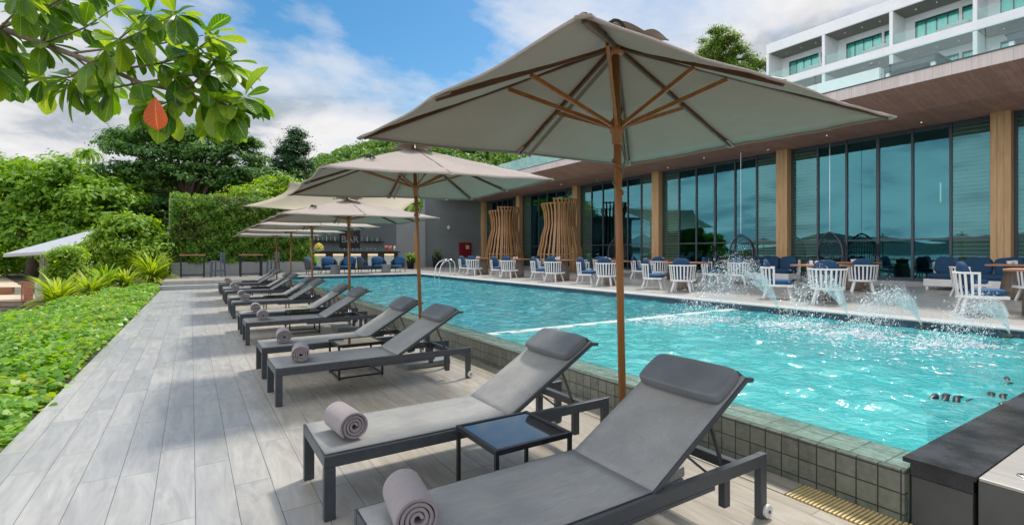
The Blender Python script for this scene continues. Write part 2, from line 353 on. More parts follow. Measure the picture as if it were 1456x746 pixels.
# ------------------------------------------------------------------ mesh helpers
class MB:
    def __init__(s): s.v = []; s.f = []
    def add(s, vs, fs):
        o = len(s.v); s.v += [tuple(q) for q in vs]; s.f += [tuple(i + o for i in f) for f in fs]
    def box(s, x0, x1, y0, y1, z0, z1):
        s.add([(x0, y0, z0), (x1, y0, z0), (x1, y1, z0), (x0, y1, z0), (x0, y0, z1), (x1, y0, z1), (x1, y1, z1), (x0, y1, z1)],
              [(3, 2, 1, 0), (4, 5, 6, 7), (0, 1, 5, 4), (1, 2, 6, 5), (2, 3, 7, 6), (3, 0, 4, 7)]); return s
    def bar(s, p0, p1, w, h, up=(0, 0, 1)):
        p0, p1 = Vector(p0), Vector(p1); d = (p1 - p0).normalized(); up = Vector(up)
        a = d.cross(up)
        if a.length < 1e-4: a = d.cross(Vector((1, 0, 0)))
        a.normalize(); c = a.cross(d)
        vs = []
        for p in (p0, p1):
            for i, j in ((-1, -1), (1, -1), (1, 1), (-1, 1)): vs.append(p + a * i * w / 2 + c * j * h / 2)
        s.add(vs, [(3, 2, 1, 0), (4, 5, 6, 7), (0, 1, 5, 4), (1, 2, 6, 5), (2, 3, 7, 6), (3, 0, 4, 7)]); return s
    def tube(s, pts, r, n=8, radii=None, closed=False):
        pts = [Vector(p) for p in pts]; N = len(pts); rings = []; prev = None
        for i, p in enumerate(pts):
            if closed: d = pts[(i + 1) % N] - pts[i - 1]
            else: d = pts[min(i + 1, N - 1)] - pts[max(i - 1, 0)]
            d.normalize()
            if prev is None:
                a = d.cross(Vector((0, 0, 1)))
                if a.length < 1e-3: a = d.cross(Vector((1, 0, 0)))
            else: a = prev - d * prev.dot(d)
            a.normalize(); prev = a; c = d.cross(a); rr = radii[i] if radii else r
            rings.append([p + (a * math.cos(2 * PI * k / n) + c * math.sin(2 * PI * k / n)) * rr for k in range(n)])
        vs = [q for rg in rings for q in rg]; fs = []
        for i in range(N if closed else N - 1):
            j = (i + 1) % N
            for k in range(n): fs.append((i * n + k, i * n + (k + 1) % n, j * n + (k + 1) % n, j * n + k))
        if not closed: fs.append(tuple(range(n))[::-1]); fs.append(tuple((N - 1) * n + k for k in range(n)))
        s.add(vs, fs); return s
    def lathe(s, prof, n=20, o=(0, 0, 0), cap=True):
        vs = []; fs = []
        for r, z in prof:
            for k in range(n): vs.append((o[0] + r * math.cos(2 * PI * k / n), o[1] + r * math.sin(2 * PI * k / n), o[2] + z))
        for i in range(len(prof) - 1):
            for k in range(n): fs.append((i * n + k, i * n + (k + 1) % n, (i + 1) * n + (k + 1) % n, (i + 1) * n + k))
        if cap: fs.append(tuple(range(n))[::-1]); fs.append(tuple((len(prof) - 1) * n + k for k in range(n)))
        s.add(vs, fs); return s
    def grid(s, fn, nu, nv):
        vs = [fn(i / nu, j / nv) for i in range(nu + 1) for j in range(nv + 1)]
        fs = [(i * (nv + 1) + j, (i + 1) * (nv + 1) + j, (i + 1) * (nv + 1) + j + 1, i * (nv + 1) + j + 1) for i in range(nu) for j in range(nv)]
        s.add(vs, fs); return s
    def prism(s, outline, y0, y1):
        """outline in XZ, extruded along Y"""
        n = len(outline)
        vs = [(x, y0, z) for x, z in outline] + [(x, y1, z) for x, z in outline]
        fs = [tuple(range(n)), tuple(range(2 * n - 1, n - 1, -1))] + [(k, n + k, n + (k + 1) % n, (k + 1) % n) for k in range(n)]
        s.add(vs, fs); return s
    def cushion(s, c, size, n=6, p=3.2, axes=None):
        """superellipsoid pad"""
        vs = []; fs = []; nu, nv = 16, 10
        def sg(x, e): return math.copysign(abs(x) ** e, x)
        e = 2 / p
        for i in range(nv + 1):
            la = -PI / 2 + PI * i / nv
            for k in range(nu):
                lo = 2 * PI * k / nu
                q = Vector((size[0] / 2 * sg(math.cos(la), e) * sg(math.cos(lo), e), size[1] / 2 * sg(math.cos(la), e) * sg(math.sin(lo), e), size[2] / 2 * sg(math.sin(la), e)))
                if axes: q = axes @ q
                vs.append(q + Vector(c))
        for i in range(nv):
            for k in range(nu): fs.append((i * nu + k, i * nu + (k + 1) % nu, (i + 1) * nu + (k + 1) % nu, (i + 1) * nu + k))
        s.add(vs, fs); return s
    def build(s, name, mat, parent=None, smooth=False, bevel=0, loc=None):
        me = bpy.data.meshes.new(name); me.from_pydata(s.v, [], s.f); me.update()
        import bmesh
        bm = bmesh.new(); bm.from_mesh(me); bmesh.ops.recalc_face_normals(bm, faces=bm.faces); bm.to_mesh(me); bm.free()
        me.materials.append(M[mat] if isinstance(mat, str) else mat)
        o = bpy.data.objects.new(name, me); col.objects.link(o)
        if parent: o.parent = parent
        if loc: o.location = loc
        if smooth:
            me.polygons.foreach_set('use_smooth', [True] * len(me.polygons))
        if bevel:
            md = o.modifiers.new('bevel', 'BEVEL'); md.width = bevel; md.segments = 2; md.limit_method = 'ANGLE'
        return o
def solid(o, t):
    md = o.modifiers.new('thickness', 'SOLIDIFY'); md.thickness = t; md.offset = 0; return o
def raw_mesh(name, V, F, mat, parent=None, smooth=False):
    """V (n,3) array, F (m,k) array"""
    me = bpy.data.meshes.new(name); k = F.shape[1]
    me.vertices.add(len(V)); me.vertices.foreach_set('co', V.astype(np.float32).ravel())
    me.loops.add(F.size); me.loops.foreach_set('vertex_index', F.astype(np.int32).ravel())
    me.polygons.add(len(F)); me.polygons.foreach_set('loop_start', np.arange(0, F.size, k, dtype=np.int32)); me.polygons.foreach_set('loop_total', np.full(len(F), k, np.int32))
    if smooth: me.polygons.foreach_set('use_smooth', np.ones(len(F), bool))
    me.update(calc_edges=True); me.materials.append(M[mat] if isinstance(mat, str) else mat)
    o = bpy.data.objects.new(name, me); col.objects.link(o)
    if parent: o.parent = parent
    return o
def tag(o, label=None, cat=None, group=None, kind=None):
    if label: o['label'] = label
    if cat: o['category'] = cat
    if group: o['group'] = group
    if kind: o['kind'] = kind
    return o
def thing(name, label, cat, loc=(0, 0, 0), rz=0., group=None):
    o = bpy.data.objects.new(name, None); col.objects.link(o); o.location = loc; o.rotation_euler = (0, 0, rz)
    o.empty_display_size = .2
    return tag(o, label, cat, group)
def kids(o): return [c for c in bpy.data.objects if c.parent == o]
def dup(o, loc=None, rz=None, label=None, parent=None, scale=None):
    c = o.copy(); col.objects.link(c)
    if parent: c.parent = parent
    for k in kids(o): dup(k, parent=c)
    if loc is not None: c.location = loc
    if rz is not None: c.rotation_euler = (0, 0, rz)
    if scale is not None: c.scale = scale
    if label: c['label'] = label
    return c
def struct(mb, name, mat, **kw):
    o = mb.build(name, mat, **kw); o['kind'] = 'structure'; return o
def unit(a): return a / (np.linalg.norm(a, axis=1, keepdims=True) + 1e-9)

# ---- camera frame: used only to turn the measured sight lines into positions
YAW = math.atan(456 / 709); CS, SN = math.cos(YAW), math.sin(YAW); CAMZ = 1.45
def along(px, py, d):
    """world point at depth d on the sight line measured at photo pixel px, py"""
    u = (px - 728) / 709 * d
    return (SN * d + CS * u, CS * d - SN * u, CAMZ - (py - 359) / 709 * d)

# ---- leaves
def leaf_quads(name, P, N, size, mat, parent=None, aspect=.5, fold=.12, droop=None, tang=None):
    n = len(P); N = unit(N)
    T = unit(np.cross(N, rng.normal(size=(n, 3)))) if tang is None else unit(tang)
    S = unit(np.cross(N, T)); L = size[:, None]
    b = P - T * L * .5; t = P + T * L * .5
    l = P + S * L * aspect * .5 + N * L * fold - T * L * .04; r = P - S * L * aspect * .5 + N * L * fold - T * L * .04
    if droop is not None: t = t + np.array([0, 0, -1.]) * (L * droop)
    V = np.empty((n * 4, 3)); V[0::4] = b; V[1::4] = r; V[2::4] = t; V[3::4] = l
    return raw_mesh(name, V, np.arange(n * 4).reshape(n, 4), mat, parent)
def clump_points(blobs, per, clus, spread, flat=1.):
    """leaf positions in clumps scattered over the blobs' upper and outer volume"""
    Ps = []; Ns = []
    for (cx, cy, cz, rx, ry, rz, k) in blobs:
        d = unit(rng.normal(size=(k, 3))); d[:, 2] = np.where(d[:, 2] < -.35, -d[:, 2], d[:, 2])
        rad = rng.uniform(.62, 1.04, size=(k, 1))
        c = np.array([cx, cy, cz]) + d * rad * np.array([rx, ry, rz])
        for q, dd in zip(c, d):
            m = int(per * rng.uniform(.5, 1.5)); sp = spread * rng.uniform(.6, 1.35)
            off = rng.normal(size=(m, 3)) * sp * np.array([1, 1, .55 * flat])
            Ps.append(q + off); Ns.append(dd * .5 + off / (sp + 1e-6) * .35 + np.array([0, 0, .7]) + rng.normal(size=(m, 3)) * .4)
    return np.concatenate(Ps), np.concatenate(Ns)
def trunk_mb(base, top, r, limbs, rng_=random):
    mb = MB(); base = Vector(base); top = Vector(top)
    pts = [base.lerp(top, t) + Vector((rng_.uniform(-.1, .1), rng_.uniform(-.1, .1), 0)) * (1 if 0 < t < 1 else 0) * (top - base).length * .12 for t in (0, .25, .5, .75, 1)]
    mb.tube(pts, r, 10, [r * 1.25, r, r * .85, r * .7, r * .5])
    for e in limbs:
        s = pts[rng_.choice((2, 3, 4))]; e = Vector(e); m = s.lerp(e, .5) + Vector((0, 0, .12)) * (e - s).length
        mb.tube([s, s.lerp(m, .5) + Vector((0, 0, .04)), m, e], r * .3, 6, [r * .45, r * .36, r * .25, r * .08])
    return mb
def tree(name, label, cat, base, blobs, per, spread, lsize, mat, trunk_r, group=None, aspect=.55, flat=1., trunk_top=None):
    b = Vector(base)
    t = thing(name, label, cat, base, 0, group)
    loc = [(x - b.x, y - b.y, z - b.z, *r) for x, y, z, *r in blobs]
    P, N = clump_points(loc, per, None, spread, flat)
    leaf_quads('crown', P, N, rng.uniform(.65, 1.3, len(P)) * lsize, mat, t, aspect)
    cx = sum(q[0] for q in loc) / len(loc); cy = sum(q[1] for q in loc) / len(loc); cz = sum(q[2] for q in loc) / len(loc)
    limbs = []
    for q in loc:
        for _ in range(2): limbs.append((q[0] + random.uniform(-.5, .5) * q[3], q[1] + random.uniform(-.5, .5) * q[4], q[2] + random.uniform(-.2, .6) * q[5]))
    trunk_mb((0, 0, 0), (cx * .6, cy * .6, cz), trunk_r, limbs).build('trunk', 'bark', t, smooth=True)
    return t

# ================================================================== SETTING
DZ = .41      # level of the pool terrace
# ground sheet, beach, sea, far hills
g = MB()
def ground(u, v):
    X = -900 + 1800 * u; Y = -900 + 1800 * v
    return (X, Y, -.74)
struct(MB().grid(ground, 8, 8), 'ground', 'soil')
struct(MB().grid(lambda u, v: (-34 + 30 * u, 8 + 62 * v, -.70 + .05 * math.sin(9 * u + 5 * v) - .5 * max(0, .35 - u)), 30, 40), 'beach', 'sand')
struct(MB().box(-900, -26, -900, 700, -.9, -.732), 'sea', 'sea')
def ridge(x0, n, seed, base, amp, length, y0, depth):
    rr = random.Random(seed); ph = [rr.uniform(0, 6.28) for _ in range(6)]
    def fn(u, v):
        y = y0 + length * u
        h = base + amp * (.5 * math.sin(3.1 * u * 3 + ph[0]) + .3 * math.sin(7.7 * u * 3 + ph[1]) + .16 * math.sin(17 * u * 3 + ph[2]) + .07 * math.sin(41 * u * 3 + ph[3]))
        return (x0 - depth * (v - .5), y, -1 + max(2, h) * math.sin(PI * v) ** 1.2)
    return MB().grid(fn, n, 14)
struct(ridge(-640, 160, 5, 22, 30, 1500, -700, 200), 'far_hills', 'far_hill', smooth=True)

# deck
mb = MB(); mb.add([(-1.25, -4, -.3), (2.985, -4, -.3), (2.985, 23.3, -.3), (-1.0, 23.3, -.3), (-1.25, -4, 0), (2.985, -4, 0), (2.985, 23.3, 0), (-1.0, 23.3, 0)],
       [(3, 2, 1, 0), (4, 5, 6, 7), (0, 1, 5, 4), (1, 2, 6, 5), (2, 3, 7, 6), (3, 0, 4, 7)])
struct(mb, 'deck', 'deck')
struct(MB().box(2.985, 3.0, 1.64, 23.3, -.3, -.03), 'drain_slot', 'black')
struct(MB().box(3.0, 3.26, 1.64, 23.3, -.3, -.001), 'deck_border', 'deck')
struct(MB().box(2.985, 3.26, -4, 1.64, -.3, -.06), 'drain_channel', 'black')
# yellow grating in the channel
gt = thing('drain_grating', 'yellow slatted drain grating in the deck at the foot of the tiled pool wall', 'grating', (3.12, .4, 0))
mb = MB(); y = -1.6
while y < 1.22: mb.box(-.118, .118, y, y + .013, -.03, .003); y += .0215
mb.build('slats', 'grate', gt, bevel=.002)
mb = MB()
for x in (-.08, .08): mb.box(x - .008, x + .008, -1.6, 1.22, -.055, -.032)
mb.build('bearer', 'grate', gt)

# steps and upper deck
st = MB(); st.box(-1.05, 3.26, 23.3, 23.66, -.3, .17); struct(st, 'lower_step', 'concrete', bevel=.008)
st = MB(); st.box(-.95, 3.26, 23.66, 34, -.3, .33); struct(st, 'upper_deck', 'terrace', bevel=.008)
# terrace beyond the pool and at its end
struct(MB().box(3.26, 9.5, 23.5, 34, -.3, DZ), 'pool_end_terrace', 'terrace')
struct(MB().box(9.5, 18.6, -8, 34, -.3, DZ), 'pool_terrace', 'terrace')
struct(MB().box(18.6, 30, -8, 34, -.3, DZ + .15), 'restaurant_floor', 'concrete')

# pool
WZ = .285
pl = thing('swimming_pool', 'turquoise tiled infinity swimming pool beside the sun loungers', 'pool', (3.22, 1.11, 0))
def P_(m): # helper: pool local coordinates
    m.v = [(x - 3.22, y - 1.11, z) for x, y, z in m.v]; return m
P_(MB().box(3.22, 3.27, 1.112, 23.5, -.3, .278)).build('outer_wall', 'tile_wall', pl)
P_(MB().box(3.272, 3.56, 1.112, 23.498, -.3, .279)).build('overflow_ledge', 'tile_top', pl)
P_(MB().box(3.562, 9.4, 6.3, 23.4, -1.0, -.95)).build('basin_floor', 'tile_floor', pl)
P_(MB().box(3.562, 9.4, 1.12, 6.0, -.45, -.4)).build('shallow_floor', 'tile_floor_shallow', pl)
P_(MB().box(3.562, 9.4, 6.04, 6.24, -1.0, .293)).build('divider_wall', 'tile_divider', pl)
P_(MB().box(9.4, 9.498, -3, 23.4, -1.0, DZ - .022)).build('edge_tiles', 'tile_blue', pl)
P_(MB().box(3.562, 9.498, 23.402, 23.498, -1.0, DZ - .022)).build('end_tiles', 'tile_blue_end', pl)
P_(MB().box(9.38, 9.86, -3, 23.4, DZ - .02, DZ + .004)).build('coping', 'concrete', pl, bevel=.006)
P_(MB().box(3.1, 9.378, 23.39, 23.8, DZ - .02, DZ + .004)).build('end_coping', 'concrete', pl, bevel=.006)
P_(MB().box(5.0, 9.4, 1.0, 1.112, -.6, .27)).build('near_wall', 'tile_divider', pl)
# water with real ripples
nx, ny = 118, 440
X = np.linspace(3.555, 9.402, nx); Y = np.linspace(1.11, 23.41, ny)
GX, GY = np.meshgrid(X, Y, indexing='ij'); Z = np.zeros_like(GX)
for k in range(26):
    a = rng.uniform(0, 2 * PI); wl = rng.uniform(.12, .55); ph = rng.uniform(0, 6.28)
    w = 2 * PI / wl; Z += wl * .0062 * np.sin(w * (GX * math.cos(a) + GY * math.sin(a)) + ph + 1.4 * np.sin(GX * 1.7 * math.sin(k) + GY * 1.1))
fall = np.clip((GX - 3.555) / .25, 0, 1)
V = np.stack([GX, GY, WZ + Z * (.2 + .8 * fall) * np.where(GY > 6.2, .8, 1.)], -1).reshape(-1, 3)
ii = np.arange(nx * ny).reshape(nx, ny)
F = np.stack([ii[:-1, :-1], ii[1:, :-1], ii[1:, 1:], ii[:-1, 1:]], -1).reshape(-1, 4)
w = raw_mesh('pool_water', V, F, 'water', smooth=True); w['kind'] = 'structure'
f = P_(MB().grid(lambda u, v: (3.225 + .33 * u, 1.115 + 22.3 * v, .2835 + .0012 * math.sin(60 * v + 7 * u) + .001 * math.sin(170 * v)), 4, 300)).build('overflow_film', 'film', pl, smooth=True)

# black-coped stone block closing the pool's near end
bl = thing('stone_platform', 'dark grey stone platform with black coping and pale paving at the pool corner', 'platform', (3.26, 1.1, 0))
MB().box(.004, 6.3, -.255, -.003, -.3, .25).build('coping_base', 'stone_grey', bl, bevel=.004)
mb = MB().box(-.004, 6.3, -.26, .0, .254, .318); mb.build('coping_riser', 'stone_black', bl, bevel=.003)
for k in range(9):
    MB().box(-.012 + .7 * k, -.012 + .7 * k + .699, -.272, .03, .321, .345).build('coping_slab', 'stone_black', bl)
MB().box(.0, 6.3, -4.5, -.276, -.3, .325).build('platform_body', 'stone_grey', bl, bevel=.004)
MB().box(.002, 6.3, -4.5, -.278, .327, .343).build('platform_paving', 'terrace', bl, bevel=.003)
r = tag(MB().lathe([(.012, .006), (.022, .008), (.03, .006), (.034, .0)], 20, (0, 0, 0)).build('floor_drain', 'steel', None, True, 0, (3.47, .70, .343)), 'small round steel drain ring set in the pale platform paving', 'drain ring')

# ================================================================== LOUNGERS
def make_lounger():
    t = thing('sun_lounger', 'x', 'sun lounger', group='sun loungers in pairs along the pool')
    W = .62; L = 2.07
    for y in (0.02, W - .02):
        s = -1 if y < .3 else 1
        MB().box(.0, L, y - .02, y + .02, .285, .35).box(.9, L - .45, y - .018, y + .018, .262, .284).build('side_rail', 'frame', t, bevel=.004)
        MB().box(.0, .062, y - .021, y + .021, 0, .284).build('leg', 'frame', t, bevel=.004)
        lg = MB().box(L - .055, L, y - .021, y + .021, .004, .352).build('leg', 'frame', t, bevel=.004)
        w_ = MB()
        w_.tube([(L - .01, y + s * .021, .042), (L - .01, y + s * .04, .042)], .036, 20)
        wh = w_.build('wheel', 'wheel', t, bevel=.004)
        MB().tube([(L - .01, y + s * .04, .042), (L - .01, y + s * .044, .042)], .009, 10).build('hub', 'frame', wh)
    MB().box(.001, .045, .041, W - .041, .287, .349).build('end_rail', 'frame', t, bevel=.004)
    MB().box(L - .25, L - .2, .041, W - .041, .292, .345).build('cross_rail', 'frame', t, bevel=.004)
    MB().box(1.02, 1.06, .041, W - .041, .29, .32).build('cross_rail', 'frame', t, bevel=.004)
    for q in (.06, W - .1): MB().box(1.78, 1.83, q, q + .04, .1, .29).build('stub_leg', 'frame', t, bevel=.004)
    # sling, slightly sagging, wrapped over the rails
    def sf(u, v):
        x = .012 + 1.178 * u; y = .027 + (W - .054) * v
        return (x, y, .356 - .013 * math.sin(PI * v) ** .7 * math.sin(PI * min(1, u * 1.1 + .03)) ** .4)
    solid(MB().grid(sf, 16, 10).build('seat_sling', 'sling', t, True), .006)
    # backrest
    a = R(30.5); ca, sa = math.cos(a), math.sin(a); hx, hz = 1.19, .352; BL = .85
    def bf(u, v):
        l = BL * u; y = .03 + (W - .06) * v; sag = .016 * math.sin(PI * v) ** .7 * math.sin(PI * u) ** .5
        return (hx + l * ca + sag * sa, y, hz + l * sa - sag * ca)
    o = solid(MB().grid(bf, 16, 10).build('back_sling', 'sling', t, True), .006)
    mb = MB()
    for y in (.035, W - .035):
        mb.bar((hx + .0 * ca - .0, y, hz - .018), (hx + (BL + .0) * ca, y, hz + BL * sa - .018), .024, .03, (0, 1, 0))
        mb.bar((hx + BL * ca - .004, y, hz + BL * sa - .018), (hx + (BL + .055) * ca + .012, y, hz + (BL + .03) * sa - .04), .024, .03, (0, 1, 0))
    mb.bar((hx + BL * ca, .047, hz + BL * sa - .018), (hx + BL * ca, W - .047, hz + BL * sa - .018), .024, .02)
    mb.build('back_frame', 'frame', t, bevel=.003)
    pw = MB(); ax = Matrix(((ca, 0, -sa), (0, 1, 0), (sa, 0, ca)))
    pc = Vector((hx, W / 2, hz)) + Vector((ca, 0, sa)) * (BL - .135) + Vector((-sa, 0, ca)) * .034
    pw.cushion(pc, (.25, W - .055, .07), p=8, axes=ax); pil = pw.build('head_pillow', 'pillow', t, True)
    md = pil.modifiers.new('smooth', 'SUBSURF'); md.levels = 1; md.render_levels = 1
    for y in (.06, W - .06): MB().bar(pc + Vector((ca * .1, y - W / 2, sa * .1)), pc + Vector((ca * .13 + sa * .06, y - W / 2, sa * .13 - ca * .06)), .05, .006, (0, 1, 0)).build('strap', 'frame', pil)
    mb = MB()
    for y in (.085, W - .085):
        mb.bar((hx + .56 * ca, y, hz + .56 * sa - .03), (hx + .62, y, .275), .012, .018, (0, 1, 0))
        mb.bar((hx + .3 * ca, y, hz + .3 * sa - .03), (hx + .52, y, .275), .010, .014, (0, 1, 0))
    mb.tube([(hx + .5 * ca, .085, hz + .5 * sa - .045), (hx + .5 * ca, W - .085, hz + .5 * sa - .045)], .008)
    mb.build('prop', 'frame', t)
    mb = MB()
    mb.tube([(.62 + .035 * math.cos(q), W / 2, .262 + .035 * math.sin(q)) for q in [2 * PI * k / 16 for k in range(16)]], .006, 6, closed=True).build('pull_ring', 'frame', t)
    return t
PAIR = [(1.55, 2.80), (5.13, 6.35), (8.78, 10.03), (12.47, 13.67), (16.18, 17.31), (20.0, 21.09)]
ORD = ['first', 'second', 'third', 'fourth', 'fifth', 'sixth']
proto = make_lounger()
def towel():
    t = thing('rolled_towel', 'x', 'towel', group='rolled towels on the lounger feet')
    # spiral roll lying along Y
    n = 100; r0 = .014; turns = 3.6; W = .29
    pts = []
    for k in range(n + 1):
        a = turns * 2 * PI * k / n; r = r0 + .0195 * a / (2 * PI); pts.append((r * math.cos(a), r * math.sin(a) * .93))
    def edge(u, v):
        k = min(n, int(round(u * n))); x, z = pts[k]; y = -W / 2 + W * v
        bulge = .006 * math.sin(u * 40 + v * 9) + .003 * math.sin(v * 23 + u * 7)
        return (x * (1 + bulge), y + .006 * math.sin(u * 23) * (1 if v in (0, 1) else 0), z * (1 + bulge) + .083)
    o = MB().grid(edge, n, 8).build('towel_roll', 'towel', t, True); solid(o, .0135)
    md = o.modifiers.new('soft', 'BEVEL'); md.width = .004; md.segments = 2
    return t
tw = towel()
k = 0
for i, ys in enumerate(PAIR):
    for j, y in enumerate(ys):
        x = .60 + .0125 * y if i else (.585, .60)[j]
        if (i, j) == (0, 0): lab = "nearest grey sun lounger, its foot end cut by the picture's bottom edge"
        elif (i, j) == (0, 1): lab = 'grey sun lounger behind the nearest one, beside the near black glass side table'
        else: lab = f"grey sun lounger, the {'nearer' if j == 0 else 'farther'} one of the {ORD[i] if i < 5 else 'farthest'} pair from the camera"
        o = proto if k == 0 else dup(proto)
        o.location = (x, y, 0); o.rotation_euler.z = R(random.uniform(-.5, .5)); o['label'] = lab
        o2 = tw if k == 0 else dup(tw)
        tx = (x + .28, y + .33) if i else ((.75, 1.93), (.79, 3.09))[j]
        o2.location = (tx[0], tx[1], .352); o2.rotation_euler.z = R(random.uniform(-7, 7) - 4 if i else (-9, 6)[j])
        if (i, j) == (0, 0): lab = 'rolled mauve-grey towel on the nearest lounger, touching the bottom edge of the picture'
        elif (i, j) == (0, 1): lab = 'rolled mauve-grey towel on the second lounger from the camera'
        else: lab = f"rolled mauve-grey towel on the {'nearer' if j == 0 else 'farther'} lounger of the {ORD[i] if i < 5 else 'farthest'} pair"
        o2['label'] = lab; k += 1

# side tables
def side_table():
    t = thing('side_table', 'x', 'side table', group='black glass side tables between the loungers')
    w, d, h = .25, .225, .40
    mb = MB()
    for sx in (-1, 1):
        mb.box(sx * w - .0125, sx * w + .0125, -d - .0125, d + .0125, h - .03, h)
    for sy in (-1, 1): mb.box(-w + .013, w - .013, sy * d - .0125, sy * d + .0125, h - .03, h - .0005)
    mb.build('top_frame', 'black', t, bevel=.002)
    for sx in (-1, 1):
        for sy in (-1, 1): MB().box(sx * w - .011, sx * w + .011, sy * d - .011, sy * d + .011, 0, h - .031).build('leg', 'black', t, bevel=.002)
    mb = MB()
    for sy in (-1, 1): mb.box(-w + .012, w - .012, sy * d - .009, sy * d + .009, .012, .03)
    for sx in (-1, 1): mb.box(sx * w - .009, sx * w + .009, -d + .012, d - .012, .012, .03)
    mb.build('base_frame', 'black', t)
    MB().box(-w + .0135, w - .0135, -d + .0135, d - .0135, h - .012, h - .006).build('glass_top', 'table_glass', t)
    return t
sd = side_table()
for i, ys in enumerate(PAIR):
    o = sd if i == 0 else dup(sd)
    o.location = (1.60 + .012 * ys[0], (ys[0] + .62 + ys[1]) / 2 + (.02 if i == 0 else 0), 0)
    o['label'] = ['black glass side table between the two nearest loungers, reflecting the sky', 'black glass side table with a low base frame between the second pair of loungers'][i] if i < 2 else f"black glass side table between the loungers of the {ORD[i] if i < 5 else 'farthest'} pair"

# ================================================================== UMBRELLAS
def make_umbrella(rim, apex, hx, hy, name_lab):
    half = hx
    t = thing('parasol', name_lab, 'parasol', group='taupe square parasols between the loungers')
    # base
    b_ = MB().box(-.29, .29, -.26, .26, 0, .07).build('base', 'granite', t, bevel=.012)
    mb = MB()
    for q in (-.02, .02): pass
    MB().tube([(-.0, 0, .07), (0, 0, .38)], .03, 16).build('socket', 'steel', t, True)
    MB().tube([(0, 0, .08), (0, 0, apex + .05)], .024, 16).build('pole', 'rattan_pole', t, True)
    run = rim + .0
    MB().lathe([(.027, -.12), (.034, -.11), (.034, -.05), (.044, -.04), (.046, .025), (.036, .04), (.028, .05)], 16, (0, 0, run)).build('runner', 'rattan_pole', t, True)
    MB().lathe([(.028, -.03), (.05, -.025), (.055, .02), (.03, .04)], 16, (0, 0, apex - .09)).build('top_hub', 'rattan_pole', t, True)
    MB().lathe([(.03, 0), (.036, .01), (.036, .05), (.02, .06)], 14, (0, 0, apex + .045)).build('finial', 'rattan_pole', t, True)
    # cord wound round the pole
    cord = MB()
    cord.tube([(.032 * math.cos(k * .55), .032 * math.sin(k * .55), run - .17 - .012 * k) for k in range(26)], .006, 5)
    cord.tube([(.03, 0, run - .1), (.09, .02, run - .2), (.075, .03, run - .3), (.032, .01, run - .38)], .005, 5)
    cord.tube([(.05, .03, apex - .1), (.075, .045, (apex + run) / 2), (.045, .03, run - .02)], .004, 5)
    cord.build('cord', 'twig', t, True)
    dirs = []
    for k in range(4):
        a = PI / 4 + k * PI / 2; dirs.append((math.copysign(hx, math.cos(a)), math.copysign(hy, math.sin(a))))
        a = k * PI / 2; dirs.append((math.cos(a) * hx, math.sin(a) * hy))
    top = apex - .07
    def edge_z(x, y): return rim
    for (dx, dy) in dirs:
        L = math.hypot(dx, dy); nx_, ny_ = dx / L, dy / L
        rim_z = rim - .012
        p0 = Vector((nx_ * .045, ny_ * .045, top - .008)); p1 = Vector((dx * .985, dy * .985, rim_z + .004))
        MB().bar(p0, p1, .02, .034).build('rib', 'rib', t, bevel=.003)
        q = p0.lerp(p1, .40 if L > max(hx, hy) * 1.05 else .52) - Vector((0, 0, .024))
        MB().bar((nx_ * .045, ny_ * .045, run), q, .018, .026).build('strut', 'rattan_pole', t, bevel=.003)
    # canopy: four panels with sag, a hem and the vent cap
    cn = MB(); n = 12
    for k in range(4):
        a0 = PI / 4 + k * PI / 2; a1 = a0 + PI / 2
        c0 = Vector((math.cos(a0) * hx, math.sin(a0) * hy, 0)) * 2 ** .5; c1 = Vector((math.cos(a1) * hx, math.sin(a1) * hy, 0)) * 2 ** .5
        def fn(u, v):
            e = c0.lerp(c1, v); w2 = abs(v - .5) * 2                     # 0 at mid rib, 1 at corner
            sc = math.sin(PI * ((v * 2) % 1.0)) if v not in (0, .5, 1) else 0
            pull = 1 - .012 * sc * u
            r_ = .012 + (1 - .012) * u
            return Vector((e.x * r_ * pull, e.y * r_ * pull, apex - .05 - (apex - .05 - rim) * u - .026 * sc * math.sin(PI * u) - .010 * sc * u + .004 * math.sin(23 * u + 9 * v * (k + 1)) * u))
        cn.grid(lambda u, v: fn(u, v), n, 16)
        hem = []
        cn.grid(lambda u, v: fn(1, v) + Vector((0, 0, -.014 * u)), 1, 16)
    o = cn.build('canopy', 'canvas', t, True); solid(o, .003)
    cp = MB()
    for k in range(4):
        a0 = PI / 4 + k * PI / 2; a1 = a0 + PI / 2
        c0 = Vector((math.cos(a0), math.sin(a0), 0)) * .33; c1 = Vector((math.cos(a1), math.sin(a1), 0)) * .33
        def fc(u, v):
            e = c0.lerp(c1, v) * u
            return (e.x, e.y, apex + .005 - .17 * u * (apex - rim) * .55 + (.026 * abs(math.sin(v * PI * 2)) + .008 * math.sin(v * 9 + k)) * u ** 3)
        cp.grid(fc, 6, 16)
    solid(cp.build('vent_cap', 'canvas', o, True), .003)
    # rib-end pockets and tie strap
    for (dx, dy) in dirs:
        L = math.hypot(dx, dy); n_ = Vector((dx / L, dy / L, (rim - apex) / L)).normalized()
        e = Vector((dx, dy, rim - .014)); MB().bar(e - n_ * .1, e + n_ * .012, .055, .012).build('pocket', 'canvas', o, bevel=.003)
    sx, sy = -hx * .56, -hy * .62
    zz = apex - .05 - (apex - .05 - rim) * .62 + .008
    tie = MB().tube([(sx + .045 * math.cos(q) , sy + .055 * math.sin(q), zz + .012 + .02 * math.sin(2 * q)) for q in [2 * PI * k / 18 for k in range(18)]], .008, 6, closed=True)
    tie.tube([(sx + .02, sy - .02, zz + .012), (sx + .02, sy + .03, zz + .03), (sx - .05, sy + .04, zz + .01)], .009, 6)
    tie.build('tie_loop', 'black', o, True)
    MB().bar((.06, hy * .95, rim - .03), (.03, .06, apex - .12), .035, .006, (1, 0, 0)).build('folded_strap', 'canvas', t)
    return t
